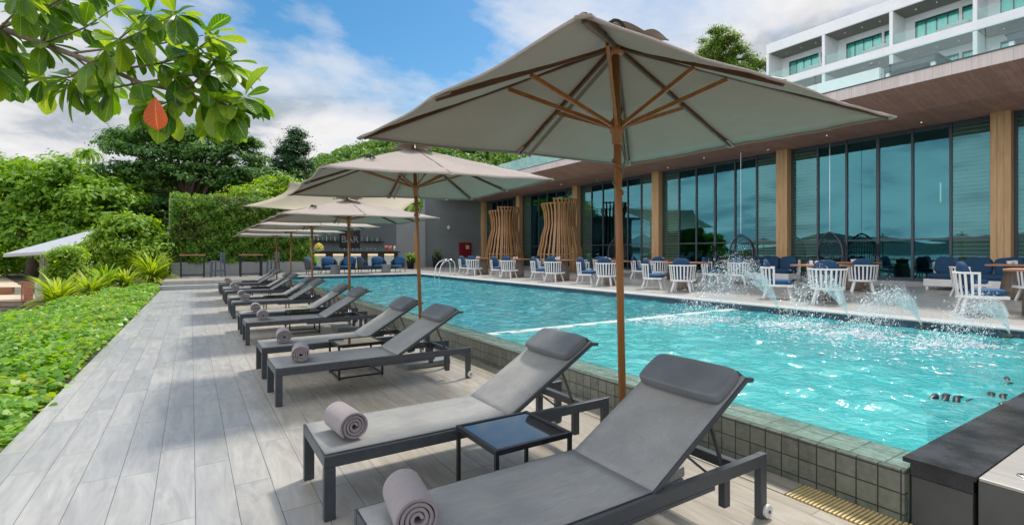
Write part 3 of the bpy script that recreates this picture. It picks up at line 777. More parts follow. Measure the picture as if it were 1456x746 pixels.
UMB = [(2.376, 2.344, 2.262, 2.83, 1.31, 1.065, .047, -.035, -.006), (2.54, 6.119, 2.311, 2.86, 1.383, 1.146, -.027, -.033, .018), (2.543, 9.66, 2.085, 2.50, 1.37, 1.10, .005, -.011, .003),
       (2.58, 13.35, 0, 0, 0, 0, .01, -.006, 0), (2.64, 17.0, 0, 0, 0, 0, .0, .004, 0), (2.74, 20.8, 0, 0, 0, 0, .0, -.004, .004)]
cache = {}
for i, (x, y, rim, apex, hx, hy, rz, tx, ty) in enumerate(UMB):
    lab = ['large taupe parasol nearest the camera, seen from below', 'taupe parasol second from the camera, raised high with wavy vent cap',
           'taupe parasol third from the camera, lower than the two in front', 'taupe parasol fourth from the camera, partly under the third canopy',
           'taupe parasol fifth from the camera, second from the far end of the row', 'taupe parasol farthest from the camera in the row'][i]
    if i < 3: o = make_umbrella(rim, apex, hx, hy, lab); cache[i] = o
    else: o = dup(cache[2], label=lab); o.scale = (1, 1, 1)
    o.location = (x, y, 0); o.rotation_euler = (-ty, tx, rz)

# ================================================================== TERRACE FURNITURE
def make_chair():
    t = thing('slatted_armchair', 'x', 'armchair', group='white slatted armchairs on the pool terrace')
    # faces +X; curved slatted back wraps round the sides
    sr = .31
    def arc(a, r, z): return (r * math.cos(a) - .0, r * math.sin(a), z)
    n = 11
    top = [arc(R(100 + 160 * k / 18), .345, .70) for k in range(19)]
    MB().tube(top, .02, 6).build('top_rail', 'white_paint', t, bevel=.002)
    sl = MB()
    for k in range(n):
        a = R(103 + 154 * k / (n - 1)); dx, dy = -math.sin(a), math.cos(a)
        sl.bar(arc(a, .305, .32), arc(a, .345, .695), .038, .013, (math.cos(a), math.sin(a), 0.01))
    sl.build('back_slats', 'white_paint', t, bevel=.003)
    out = [(.30, -.30), (.30, .30)] + [(.315 * math.cos(R(100 + 160 * k / 12)), .315 * math.sin(R(100 + 160 * k / 12))) for k in range(13)]
    mb = MB(); m_ = len(out)
    mb.add([(x, y, .28) for x, y in out] + [(x, y, .33) for x, y in out], [tuple(range(m_))[::-1], tuple(range(m_, 2 * m_))] + [(k, (k + 1) % m_, m_ + (k + 1) % m_, m_ + k) for k in range(m_)])
    mb.build('seat', 'white_paint', t, bevel=.006)
    for a in (40, 140, 220, 320):
        x, y = .29 * math.cos(R(a)), .29 * math.sin(R(a))
        MB().bar((x * .92, y * .92, .283), (x * 1.28, y * 1.28, 0), .05, .04, (math.cos(R(a)), math.sin(R(a)), 0)).build('leg', 'white_paint', t, bevel=.004)
    MB().cushion((.02, 0, .385), (.56, .54, .11), p=4).build('seat_cushion', 'blue', t, True)
    ax = Matrix.Rotation(R(-12), 3, 'Y')
    bc = MB(); bc.cushion((-.2, 0, .62), (.15, .50, .56), p=2.6, axes=ax); bc.build('back_cushion', 'navy', t, True)
    return t
def make_table():
    t = thing('terrace_table', 'x', 'table', group='wooden terrace tables on rattan drums')
    MB().box(-.45, .45, -.45, .45, .735, .775).build('tabletop', 'tabletop', t, bevel=.006)
    mb = MB(); mb.lathe([(.22, .0), (.29, .02), (.28, .2), (.24, .45), (.2, .6), (.23, .72), (.23, .733)], 22)
    mb.build('drum_base', 'tan_wicker', t, True)
    hb = MB()
    for k in range(22):
        a = 2 * PI * k / 22
        hb.tube([(.285 * math.cos(a), .285 * math.sin(a), .01), (.283 * math.cos(a), .283 * math.sin(a), .2), (.243 * math.cos(a), .243 * math.sin(a), .45), (.204 * math.cos(a), .204 * math.sin(a), .6), (.233 * math.cos(a), .233 * math.sin(a), .72)], .008, 4)
    hb.build('cane', 'tan_wicker', t)
    hb = MB()
    for z, r_ in ((.04, .293), (.14, .29), (.3, .272), (.42, .25), (.55, .215), (.68, .226)):
        hb.tube([(r_ * math.cos(q), r_ * math.sin(q), z) for q in [2 * PI * j / 20 for j in range(20)]], .007, 4, closed=True)
    hb.build('hoop', 'tan_wicker', t)
    return t
def make_set(): 
    t = thing('table_setting', 'x', 'tableware', group='white tableware on the terrace tables')
    MB().lathe([(.03, 0), (.045, .01), (.05, .07), (.046, .075), (.04, .02)], 12, (0, 0, 0)).build('cup', 'white_paint', t, True)
    MB().box(.09, .15, -.04, .05, 0, .085).build('napkin_box', 'white_paint', t, bevel=.006)
    return t
ch0, tb0, se0 = make_chair(), make_table(), make_set(); first = [True, True, True]
def put(i, proto_, loc, rz, lab):
    o = proto_ if first[i] else dup(proto_)
    first[i] = False; o.location = loc; o.rotation_euler = (0, 0, rz); o['label'] = lab; return o
front = [2.12, 5.58, 9.18, 12.08, 14.8, 17.85, 20.9]; second = [3.3, 6.55, 10.1, 13.4, 16.6, 20.0]
WORD = ['first', 'second', 'third', 'fourth', 'fifth', 'sixth', 'seventh']
for r_, (row, X0) in enumerate(((front, 11.75), (second, 15.7))):
    rn = 'pool-side row' if r_ == 0 else 'back row'
    for i, yc in enumerate(row):
        w_ = f'{WORD[i]} from the right'
        put(1, tb0, (X0, yc, DZ), R(random.uniform(-4, 4)), f'brown wooden table on a rattan drum, {w_} in the {rn}')
        put(2, se0, (X0 - .12 + random.uniform(-.05, .05), yc + random.uniform(-.15, .15), DZ + .775), random.uniform(0, 6), f'white cup and napkin box on the table {w_} in the {rn}')
        put(0, ch0, (X0 - .55, yc + .68, DZ), R(-62 + random.uniform(-8, 8)), f'white slatted armchair left of the table {w_}, {rn}')
        put(0, ch0, (X0 - .72, yc - .45, DZ), R(28 + random.uniform(-8, 8)), f'white slatted armchair, back to the pool, table {w_}, {rn}')

def make_sofa():
    t = thing('terrace_sofa', 'x', 'sofa', group='navy sofas along the restaurant glass')
    MB().box(-.4, .4, -1.0, 1.0, .1, .3).build('frame', 'white_paint', t, bevel=.01)
    for sx in (-.35, .35):
        for sy in (-.92, .92): MB().box(sx - .03, sx + .03, sy - .03, sy + .03, 0, .1).build('leg', 'white_paint', t)
    MB().cushion((-.03, 0, .38), (.74, 1.96, .18), p=6).build('seat_cushion', 'navy', t, True)
    for k in (-1, 0, 1):
        MB().cushion((.28, k * .64, .66), (.2, .62, .5), p=4, axes=Matrix.Rotation(R(12), 3, 'Y') @ Matrix.Rotation(R(6 * k), 3, 'X')).build('back_cushion', 'navy', t, True)
    MB().box(.36, .41, -1.0, 1.0, .3, .78).build('back_panel', 'white_paint', t, bevel=.01)
    return t
s0 = make_sofa()
for i, (x, y) in enumerate(((17.9, 4.6), (17.9, 10.4), (17.15, 21.9), (17.15, 27.6))):
    o = s0 if i == 0 else dup(s0); o.location = (x, y, DZ); o.scale = (1, .78 if i > 1 else 1, 1)
    o['label'] = ['navy cushioned sofa in front of the wooden column at the far right', 'navy cushioned sofa in front of the second wooden column from the right', 'navy sofa inside the nearer pod of bent wooden slats', 'navy sofa inside the farther pod of bent wooden slats'][i]

# pods of bent slats
def make_pod():
    t = thing('slatted_pod', 'x', 'slatted pod', group='tall pods of bent wooden slats')
    H = 3.95
    def rad(u):                                    # pinched above the middle, wide near the foot
        ks = ((0, 1.2), (.1, 1.28), (.25, 1.25), (.45, 1.08), (.7, .86), (.85, .9), (1, 1.05))
        for (a, ra), (c, rc) in zip(ks[:-1], ks[1:]):
            if u <= c: w = (u - a) / (c - a); w = w * w * (3 - 2 * w); return ra + (rc - ra) * w
        return ks[-1][1]
    for a0, a1, n, sc, hh in ((108, 270, 13, 1.0, 3.75), (212, 335, 11, .95, 3.97)):
        for k in range(n):
            a = R(a0 + (a1 - a0) * k / (n - 1)); pts = []; ru = Vector((math.cos(a), math.sin(a), 0)); tn = Vector((-math.sin(a), math.cos(a), 0))
            vs = []; fs = []; J = 16
            for j in range(J + 1):
                c = ru * rad(j / J) * sc + Vector((0, 0, hh * j / J))
                vs += [c - tn * .04 - ru * .028, c + tn * .04 - ru * .028, c + tn * .04 + ru * .028, c - tn * .04 + ru * .028]
            for j in range(J):
                for q in range(4): fs.append((4 * j + q, 4 * j + (q + 1) % 4, 4 * j + 4 + (q + 1) % 4, 4 * j + 4 + q))
            fs += [(0, 1, 2, 3), (4 * J, 4 * J + 1, 4 * J + 2, 4 * J + 3)]
            mb = MB(); mb.add(vs, fs); mb.build('slat', 'slat', t)
        for z in (hh - .05, .95):
            r_ = rad(z / hh) * sc - .05
            MB().tube([(r_ * math.cos(R(a0 + (a1 - a0) * j / 20)), r_ * math.sin(R(a0 + (a1 - a0) * j / 20)), z) for j in range(21)], .035, 6).build('hoop', 'slat', t, True)
    return t
p0_ = make_pod()
p0_.location = (17.2, 21.8, DZ); p0_['label'] = 'tall open pod of bent teak slats, the nearer of the two outside the glass'
o = dup(p0_, (17.2, 27.6, DZ), R(0), 'tall open pod of bent teak slats, the farther one beside the grey wall')
o = dup(p0_, (20.7, 19.4, DZ + .15), R(10), 'dark slatted pod inside the restaurant behind the glass')

# hanging egg chairs
def make_egg():
    t = thing('hanging_chair', 'x', 'hanging chair', group='rattan hanging chairs under the soffit')
    ring = [(0, .46 * math.sin(q), 1.05 + .62 * math.cos(q) - .12 * abs(math.sin(q))) for q in [2 * PI * k / 28 for k in range(28)]]
    MB().tube(ring, .028, 6, closed=True).build('hoop', 'frame_alu', t, True)
    ca = MB()
    for k in range(19):
        f_ = -1 + 2 * (k + .5) / 19; y = .46 * math.sin(f_ * PI / 2); hz_ = .62 * math.cos(f_ * PI / 2)
        ca.tube([(.55 * math.cos(f_ * PI / 2) * math.sin(q), y, 1.05 - hz_ * -math.cos(q) - .05) for q in [PI * j / 12 for j in range(13)]], .011, 4)
    for k in range(9):
        q = PI * (k + 1) / 10
        ca.tube([(.55 * math.cos(f_ * PI / 2) * math.sin(q), .46 * math.sin(f_ * PI / 2), 1.0 + .62 * math.cos(f_ * PI / 2) * math.cos(q)) for f_ in [-1 + 2 * j / 14 for j in range(15)]], .009, 4)
    ca.build('rattan_basket', 'wicker', t)
    MB().cushion((.22, 0, .6), (.5, .66, .16), p=4).build('seat_cushion', 'navy', t, True)
    MB().tube([(0, 0, 1.66), (0, 0, 5.05)], .007, 6).build('cable', 'steel', t)
    return t
e0 = make_egg(); e0.location = (17.2, 11.0, DZ + .05); e0['label'] = 'rattan hanging chair on a long cable between the second and third wooden columns'
dup(e0, (17.3, 17.6, DZ + .05), R(8), 'rattan hanging chair partly hidden by the nearest parasol pole')
dup(e0, (17.9, 8.25, DZ + .05), R(-15), 'rattan hanging chair in front of the glass right of the second wooden column')

# ================================================================== RESTAURANT
rs = thing('restaurant_building', 'long glass-fronted restaurant with timber columns and a board-clad overhanging roof', 'building', (19, 0, 0))
def rl(m): m.v = [(x - 19, y, z) for x, y, z in m.v]; return m
SZ = 5.33
cols = [-1.8, 4.27, 10.32, 16.42, 22.4, 28.4, 33.3]
for y in cols: rl(MB().box(18.72, 19.12, y - .21, y - .072, DZ, SZ).box(18.722, 19.12, y - .068, y + .068, DZ, SZ).box(18.72, 19.12, y + .072, y + .21, DZ, SZ)).build('column', 'column', rs, bevel=.004)
for y0, y1 in zip(cols[:-1], cols[1:]):
    a, b_ = y0 + .215, y1 - .215; n = 6; st_ = (b_ - a) / n
    fr = MB()
    for k in range(n + 1):
        y = a + st_ * k; w_ = .045 if k in (3,) else .032
        y = min(max(y, a + w_), b_ - w_)
        fr.box(19.0, 19.1, y - w_, y + w_, DZ + .15, SZ)
    for k in range(n):
        y_a = a + st_ * k + .046; y_b = a + st_ * (k + 1) - .046
        fr.box(19.02, 19.08, y_a, y_b, DZ + .15, DZ + .24); fr.box(19.02, 19.08, y_a, y_b, 1.84, 1.89); fr.box(19.02, 19.08, y_a, y_b, SZ - .14, SZ - .01)
    f_ = rl(fr).build('window_frame', 'frame_alu', rs)
    for k in range(n):
        rl(MB().box(19.045, 19.055, a + st_ * k + .03, a + st_ * (k + 1) - .03, DZ + .2, SZ - .1)).build('pane', 'louvre_pane' if k in (0, n - 1) else 'pane', f_)
    if y1 > 5:
        rl(MB().box(18.95, 18.998, a + st_ * 3 - .03, a + st_ * 3 - .015, 1.35, 1.75).box(18.95, 18.998, a + st_ * 3 + .015, a + st_ * 3 + .03, 1.35, 1.75)).build('door_handle', 'black', f_)
    for k in (0, n - 1):
        bl_ = MB(); z = DZ + .25
        while z < SZ - .9:
            bl_.bar((19.25, a + st_ * k + .05, z), (19.25, a + st_ * (k + 1) - .05, z), .05, .008, (-1, 0, .5)); z += .055
        rl(bl_).build('window_blind', 'blind', rs)
# roof: flat soffit, raked outer soffit, fascia, roof slab
def slabY(name, outl, mat): 
    m = MB().prism(outl, -8, 33.9); rl(m); return m.build(name, mat, rs)
slabY('soffit', [(16.76, SZ), (30, SZ), (30, SZ + .06), (16.78, SZ + .06)], 'soffit')
slabY('raked_soffit', [(15.0, 5.62), (16.756, SZ + .002), (16.776, SZ + .062), (15.0, 5.69)], 'soffit')
slabY('fascia', [(14.96, 5.61), (14.995, 5.61), (14.995, 5.9), (14.96, 5.9)], 'fascia')
slabY('roof_slab', [(15.0, 5.72), (16.8, SZ + .08), (30, SZ + .08), (30, 5.9), (15.0, 5.9)], 'concrete')
slabY('roof_edge', [(14.94, 5.902), (15.3, 5.902), (15.3, 5.93), (14.94, 5.93)], 'frame_alu')
for i in range(14):
    y = 1.2 + i * 2.35
    rl(MB().lathe([(.02, -.012), (.02, .0)], 12, (17.7 if i % 2 else 18.3, y, SZ - .001))).build('downlight', 'lamp', rs)
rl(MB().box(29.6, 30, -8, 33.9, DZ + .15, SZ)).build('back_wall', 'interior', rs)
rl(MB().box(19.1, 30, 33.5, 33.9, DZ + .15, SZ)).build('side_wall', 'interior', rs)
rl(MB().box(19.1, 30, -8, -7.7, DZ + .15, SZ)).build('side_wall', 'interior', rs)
# roof balustrade
bs = thing('glass_balustrade', 'frameless glass balustrade along the restaurant roof edge', 'balustrade', (15.35, 0, 5.93))
for k in range(22): MB().box(0, .015, -7.4 + 1.86 * k, -7.4 + 1.86 * k + 1.84, .02, .72).build('glass_panel', 'balu', bs)
MB().box(-.02, .035, -7.4, 33.5, -.005, .03).build('base_channel', 'frame_alu', bs)
# indoor pendant lamps seen through the glass
pm = thing('pendant_lamp', 'x', 'pendant lamp', group='pendant lamps inside the restaurant')
MB().tube([(0, 0, 0), (0, 0, -1.5)], .012, 6).build('cord', 'black', pm)
MB().lathe([(.015, -2.15), (.022, -2.1), (.022, -1.5), (.012, -1.48)], 10).build('shade', 'lamp', pm, True)
for i, (x, y) in enumerate(((21.5, 6.4), (22.5, 8.6), (22.4, 12.6))):
    o = pm if i == 0 else dup(pm); o.location = (x, y, SZ - .02)
    o['label'] = ['slim glowing pendant lamp inside the restaurant, the rightmost one behind the glass', 'slim glowing pendant lamp inside the restaurant, middle one of the three', 'slim glowing pendant lamp inside the restaurant, leftmost of the three'][i]

# indoor dining chairs and tables
dt = thing('dining_table', 'x', 'dining table', group='dining tables inside the restaurant')
MB().box(-.45, .45, -.45, .45, .72, .76).build('tabletop', 'tabletop', dt); MB().tube([(0, 0, 0), (0, 0, .72)], .04).build('pedestal', 'black', dt); MB().lathe([(.3, 0), (.3, .02), (.05, .04)], 18).build('foot', 'black', dt)
dc = thing('dining_chair', 'x', 'dining chair', group='dining chairs inside the restaurant')
MB().cushion((0, 0, .45), (.5, .5, .12), p=4).build('seat', 'concrete', dc, True); MB().cushion((-.24, 0, .72), (.1, .5, .5), p=4).build('backrest', 'concrete', dc, True)
for sx in (-.2, .2):
    for sy in (-.2, .2): MB().tube([(sx, sy, 0), (sx, sy, .42)], .015, 6).build('leg', 'black', dc)
kk = 0
for x in (21.0, 23.6):
    for i in range(6):
        y = 1.8 + i * 3.0
        o = dt if kk == 0 else dup(dt); o.location = (x, y, DZ + .15); o['label'] = 'small dining table with pedestal standing inside behind the restaurant glass'
        for s in (-1, 1):
            o = dc if (kk == 0 and s == -1) else dup(dc); o.location = (x, y + s * .72, DZ + .15); o.rotation_euler.z = R(-90 * s); o['label'] = 'pale upholstered dining chair inside behind the restaurant glass'
        kk += 1

# ================================================================== HOTEL
ht = thing('hotel_building', 'white three-storey hotel with recessed balconies on the slope above the restaurant', 'building', (43, 25.06, 0))
HX, HY0 = 43.0, 25.06; BW = 4.64; NB_ = 7
lv = [(7.6, 9.65), (10.3, 12.75), (13.45, 15.93 - .0), (16.6, 19.05)]
def hl(m): m.v = [(x - HX, y - HY0, z) for x, y, z in m.v]; return m
Yend = HY0 - BW * NB_
levels = [16.55, 13.4, 10.25, 7.1]
hl(MB().box(HX, HX + 9, Yend, HY0, 19.05, 19.9)).build('roof_parapet', 'white_wall', ht, bevel=.02)
for z in levels:
    hl(MB().box(HX, HX + 8.9, Yend, HY0 - .002, z - .62, z)).build('floor_slab', 'white_wall', ht)
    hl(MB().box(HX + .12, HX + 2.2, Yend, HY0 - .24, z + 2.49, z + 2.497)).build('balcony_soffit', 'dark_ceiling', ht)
    for k in range(NB_ + 1):
        y = HY0 - BW * k
        hl(MB().box(HX + .01, HX + 2.3, y - .22, y - .002, z + .001, z + 2.485)).build('party_wall', 'white_wall', ht)
    for k in range(NB_):
        ya = HY0 - BW * (k + 1); yb = HY0 - BW * k - .222
        hl(MB().box(HX + 2.2, HX + 2.4, ya, yb, z + 2.02, z + 2.48)).build('lintel', 'white_wall', ht)
        hl(MB().box(HX + 2.2, HX + 2.4, ya + 1.13, ya + 1.3, z + .001, z + 2.018)).build('window_pier', 'white_wall', ht)
        hl(MB().box(HX + 2.2, HX + 2.4, yb - .6, yb, z + .001, z + 2.018)).build('window_pier', 'white_wall', ht)
        for (p, q, n) in ((ya + .03, ya + 1.12, 1 + k % 2), (ya + 1.31, yb - .61, 4)):
            f_ = MB(); st_ = (q - p) / n
            for j in range(n + 1): f_.box(HX + 2.25, HX + 2.32, p + st_ * j - .035, p + st_ * j + .035, z + .002, z + 2.015)
            f_.box(HX + 2.26, HX + 2.31, p + .04, q - .04, z + 1.95, z + 2.012)
            wf = hl(f_).build('window_frame', 'frame_alu', ht)
            hl(MB().box(HX + 2.28, HX + 2.29, p, q, z + .01, z + 1.96)).build('pane', 'hotel_pane', wf)
            cu = MB(); cu.grid(lambda u, v: (HX + 2.5 + .05 * math.sin(u * 60), p + (q - p) * u, z + .02 + 1.95 * v), 60, 1)
            hl(cu).build('curtain', 'curtain', wf, True)
        if z > 13:
            hl(MB().box(HX + .1, HX + .12, ya + .0, yb, z + .0, z + .78)).build('balcony_glass', 'balu', ht)
        for s_ in (1.0, 2.2, 3.4):
            hl(MB().lathe([(.035, -.012), (.035, 0)], 10, (HX + 1.1, ya + s_, z + 2.489))).build('downlight', 'lamp', ht)
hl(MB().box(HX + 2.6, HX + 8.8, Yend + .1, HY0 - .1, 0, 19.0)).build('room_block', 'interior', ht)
hl(MB().box(HX + .02, HX + 8.9, Yend, HY0 - .003, -1, 6.4)).build('lower_wall', 'white_wall', ht)
hl(MB().box(HX + 2.21, HX + 8.9, HY0 - .24, HY0 - .004, 6.4, 19.0)).build('end_wall', 'white_wall', ht)
# white round daybeds on the balconies
db = thing('balcony_daybed', 'x', 'daybed', group='white round daybeds on the hotel balconies')
MB().cushion((0, 0, .22), (1.5, 1.9, .5), p=3).build('body', 'white_paint', db, True)
MB().cushion((.42, 0, .55), (.45, 1.5, .5), p=3).build('backrest', 'white_paint', db, True)
for k in range(5):
    o = db if k == 0 else dup(db); o.location = (HX + 1.0, HY0 - BW * (k + 1) + 1.2, 16.55)
    o['label'] = f'white rounded daybed on the upper hotel balcony {WORD[k]} from its left end'
# lower white terrace wall and pergolas in front of the hotel
tw_ = thing('terrace_wall', 'plain white terrace wall with a round lamp below the hotel balconies', 'wall', (38, 20, 6))
MB().box(0, .3, -5.5, 4.5, -6, 7.6).build('wall_body', 'white_wall', tw_)
MB().lathe([(.0, -.05), (.16, -.04), (.2, .05), (.12, .16), (.0, .2)], 14, (-.1, -5.1, 7.8)).build('wall_lamp', 'black', tw_, True)
MB().box(-.02, -.002, -4.4, -4.2, 6.2, 6.6).build('wall_switch', 'concrete', tw_)
pg0 = None
for i, yc in enumerate((12.05, 6.6)):
    if pg0 is None:
        pg0 = thing('pergola', 'x', 'pergola', group='slate-blue flat-roofed pergolas on the hotel terrace')
        MB().box(-2, 2, -1.25, 1.25, 3.35, 3.72).build('roof', 'frame_alu', pg0, bevel=.02)
        MB().box(-2.1, 2.1, -1.35, 1.35, 3.723, 3.78).build('roof_cap', 'frame_alu', pg0)
        for sx in (-1.8, 1.8):
            for sy in (-1.1, 1.1): MB().box(sx - .1, sx + .1, sy - .1, sy + .1, -3, 3.348).build('post', 'white_wall', pg0)
        o = pg0
    else: o = dup(pg0)
    o.location = (37.5, yc, 9.0); o['label'] = ['slate-blue flat-roofed pergola beside the white terrace wall', 'slate-blue flat-roofed pergola at the right edge above the roof'][i]
# upper hillside ground the hotel stands on
struct(MB().grid(lambda u, v: (30.5 + 60 * u, -40 + 140 * v, -.7 + 6.6 * min(1, u * 9) - .0), 20, 10), 'hotel_slope', 'soil')

# ================================================================== END OF THE POOL: BAR, WALLS, HEDGE
ew = thing('grey_end_wall', 'tall dark grey rendered wall at the far end of the terrace', 'wall', (14, 33.5, 0))
MB().box(.1, 4.7, 0, .3, DZ, 5.32).build('wall_body', 'grey_wall', ew)
MB().box(-.55, .098, -.12, .3, DZ, 4.5).build('pilaster', 'mid_wall', ew)
MB().box(-2.0, -.552, .02, .3, DZ, 4.4).build('pale_panel', 'mid_wall', ew)
MB().box(-.75, -.56, -.03, .015, DZ, 2.9).build('door_edge', 'column', ew)
fb = thing('fire_hose_cabinet', 'red fire hose cabinet on the dark grey end wall', 'fire cabinet', (17.3, 33.44, 1.2))
MB().box(-.5, .5, -.1, .06, -.05, 1.0).build('box', 'red', fb, bevel=.02)
MB().box(-.42, .42, -.112, -.101, .04, .92).build('door', 'red', fb, bevel=.006)
MB().box(.02, .3, -.12, -.113, .52, .8).build('plate', 'yellow_tag', fb)
cr = tag(MB().lathe([(.1, 0), (.16, .03), (.16, .06), (.1, .08)], 4).build('wall_light', 'white_paint', None, False, 0, (15.9, 33.38, 3.3)), 'small white diamond-shaped light on the dark grey end wall', 'wall light'); cr.rotation_euler = (R(90), 0, 0)

br_ = thing('bar_back_wall', 'dark grey bar back wall with bottle shelf and brown BAR sign', 'wall', (8.5, 33.6, 0))
MB().box(-5.5, 3.5, 0, .3, DZ, 4.5).build('wall_body', 'grey_wall', br_)
MB().box(-5.5, 3.5, -1.2, .3, 4.504, 4.65).build('flat_roof', 'grey_wall', br_)
MB().box(-2.55, -.35, -.28, -.002, 2.15, 2.2).build('shelf', 'black', br_)
MB().box(1.0, 2.55, -.28, -.002, 2.15, 2.2).build('shelf', 'black', br_)
sg = MB().box(-.33, .98, -.06, -.002, 1.75, 3.1).build('signboard', 'signboard', br_)
def text_mesh(body, size, name, mat, parent, loc):
    cu = bpy.data.curves.new('tmp', 'FONT'); cu.body = body; cu.size = size; cu.extrude = .01; cu.align_x = 'CENTER'
    to = bpy.data.objects.new('tmp', cu); col.objects.link(to); bpy.context.view_layer.update()
    me = bpy.data.meshes.new_from_object(to.evaluated_get(bpy.context.evaluated_depsgraph_get()))
    bpy.data.objects.remove(to); me.materials.clear(); me.materials.append(M[mat]); me.name = name
    o = bpy.data.objects.new(name, me); col.objects.link(o); o.parent = parent; o.location = loc; o.rotation_euler = (R(90), 0, 0); return o
text_mesh('BAR', .62, 'letters', 'sign_letter', sg, (.325, -.075, 2.12))
mb = MB()
mb.bar((.0, -.07, 2.98), (.325, -.07, 2.7), .012, .03, (0, 1, 0)); mb.bar((.65, -.07, 2.98), (.325, -.07, 2.7), .012, .03, (0, 1, 0)); mb.bar((.22, -.07, 2.63), (.43, -.07, 2.63), .012, .025, (0, 1, 0))
mb.build('emblem', 'sign_letter', sg)
# bottles
bo = tag(MB().lathe([(.035, 0), (.038, .02), (.038, .16), (.014, .21), (.013, .28)], 10).build('bottle', 'bottle', None, True), 'x', 'bottle', 'bottles on the bar shelf')
bmats = [M['bottle'], plain('green bottle glass', (.05, .2, .1), .15), plain('clear bottle', (.6, .65, .66), .12), plain('amber bottle glass', (.3, .12, .03), .15)]
for k in range(24):
    o = bo if k == 0 else dup(bo)
    if k: o.data = bo.data.copy(); o.data.materials[0] = bmats[(k * 7) % 4]
    x = 8.5 - 2.45 + k * .128 if k < 16 else 8.5 + 1.1 + (k - 16) * .17
    o.location = (x, 33.6 - .15, 2.2); s = random.uniform(.95, 1.35); o.scale = (1.05, 1.05, s)
    o['label'] = 'small glass bottle on the bar wall shelf left of the BAR sign' if k < 16 else 'small glass bottle on the bar wall shelf right of the BAR sign'
    o['group'] = 'bottles on the bar shelf left of the sign' if k < 16 else 'bottles on the bar shelf right of the sign'
# counter
bc_ = thing('bar_counter', 'long dark bar counter with pale backlit panels below', 'bar counter', (9.2, 31.2, DZ))
MB().box(-3.4, 2.1, -.35, .35, 1.05, 1.12).build('counter_top', 'black', bc_, bevel=.01)
MB().box(-3.3, 2.0, -.2, .3, 0, 1.048).build('counter_body', 'signboard', bc_)
for k in range(5):
    x = -3.1 + k * 1.05
    MB().box(x, x + .62, -.23, -.203, .1, .98).build('front_panel', 'bar_panel', bc_)
    MB().box(x, x + .62, -.245, -.232, .86, .96).build('light_strip', 'bar_glow', bc_)
fr_ = thing('fruit_bowl', 'heap of yellow-green fruit on the left end of the bar', 'fruit', (6.35, 31.0, DZ + 1.12))
MB().lathe([(.1, 0), (.3, .08), (.32, .1), (.28, .09)], 16).build('bowl', 'white_paint', fr_, True)
mb = MB()
for k in range(24): a = k * 2.4; r_ = .23 * math.sqrt(k / 24); mb.cushion((r_ * math.cos(a), r_ * math.sin(a), .15 + .28 * (1 - k / 24)), (.16, .16, .15), p=2)
mb.build('fruit', 'fruit', fr_, True)
hd = thing('food_display', 'orange and pink food display with a white jar on the right of the bar', 'food display', (10.6, 31.1, DZ + 1.12))
MB().lathe([(.22, 0), (.28, .05), (.26, .06)], 14).build('dish', 'tabletop', hd, True)
mb = MB()
for k in range(10): a = k * 2.4; mb.cushion((.16 * math.cos(a), .12 * math.sin(a), .14 + .02 * k), (.17, .15, .14), p=2)
mb.build('pastry', 'pink', hd, True); MB().lathe([(.07, 0), (.07, .3), (.04, .34)], 10, (.4, 0, 0)).build('jar', 'white_paint', hd, True)
gl = tag(MB().lathe([(.03, 0), (.006, .01), (.006, .08), (.035, .1), (.04, .17)], 10).build('wine_glass', 'bottle', None, True), 'clear glass standing in the row on the bar top', 'glass', 'glasses on the bar top')
for k in range(9):
    o = gl if k == 0 else dup(gl); o.location = (7.6 + .27 * k + random.uniform(-.08, .08), 31.1 + random.uniform(-.12, .12), DZ + 1.12)

# lounge chairs by the bar
lc = thing('rattan_lounge_chair', 'x', 'lounge chair', group='rattan lounge chairs in front of the bar')
def shell(u, v):
    a = R(80 + 200 * u); zt = .40 + .34 * math.sin(PI * u) ** .9
    return (.36 * math.cos(a) * (1 + .12 * v), .36 * math.sin(a) * (1 + .12 * v), .22 + (zt - .22 + .1) * v)
solid(MB().grid(shell, 20, 6).build('shell', 'wicker', lc, True), .03)
MB().cushion((.03, 0, .3), (.66, .62, .16), p=4).build('seat_cushion', 'blue', lc, True)
MB().cushion((-.2, 0, .60), (.2, .64, .5), p=2.8, axes=Matrix.Rotation(R(-20), 3, 'Y')).build('back_cushion', 'blue', lc, True)
for sx in (-.24, .26):
    for sy in (-.28, .28): MB().tube([(sx, sy, .24), (sx * 1.1, sy * 1.1, 0)], .017, 6).build('leg', 'black', lc)
spots = [(5.0, 25.7, -20, 'far left'), (5.9, 26.3, -80, 'second'), (6.75, 26.1, -130, 'third'), (7.55, 25.8, -30, 'fourth'), (8.45, 26.3, -85, 'fifth'), (9.35, 25.9, -140, 'far right')]
for i, (x, y, a, w_) in enumerate(spots):
    o = lc if i == 0 else dup(lc); o.location = (x, y, DZ); o.rotation_euler.z = R(a)
    o['label'] = f'dark rattan lounge chair with blue cushions, {w_ if "far" in w_ else w_ + " from left"} of the row before the bar'
lt = tag(MB().lathe([(.24, 0), (.25, .03), (.2, .3), (.27, .40), (.28, .43), (.0, .432)], 18, cap=False).build('stone_table', 'granite', None, True), 'grey stone drum table between the left three lounge chairs', 'low table', 'stone drum tables before the bar')
lt.location = (5.95, 25.35, DZ); o = dup(lt, (8.55, 25.45, DZ), 0, 'grey stone drum table between the right three lounge chairs')
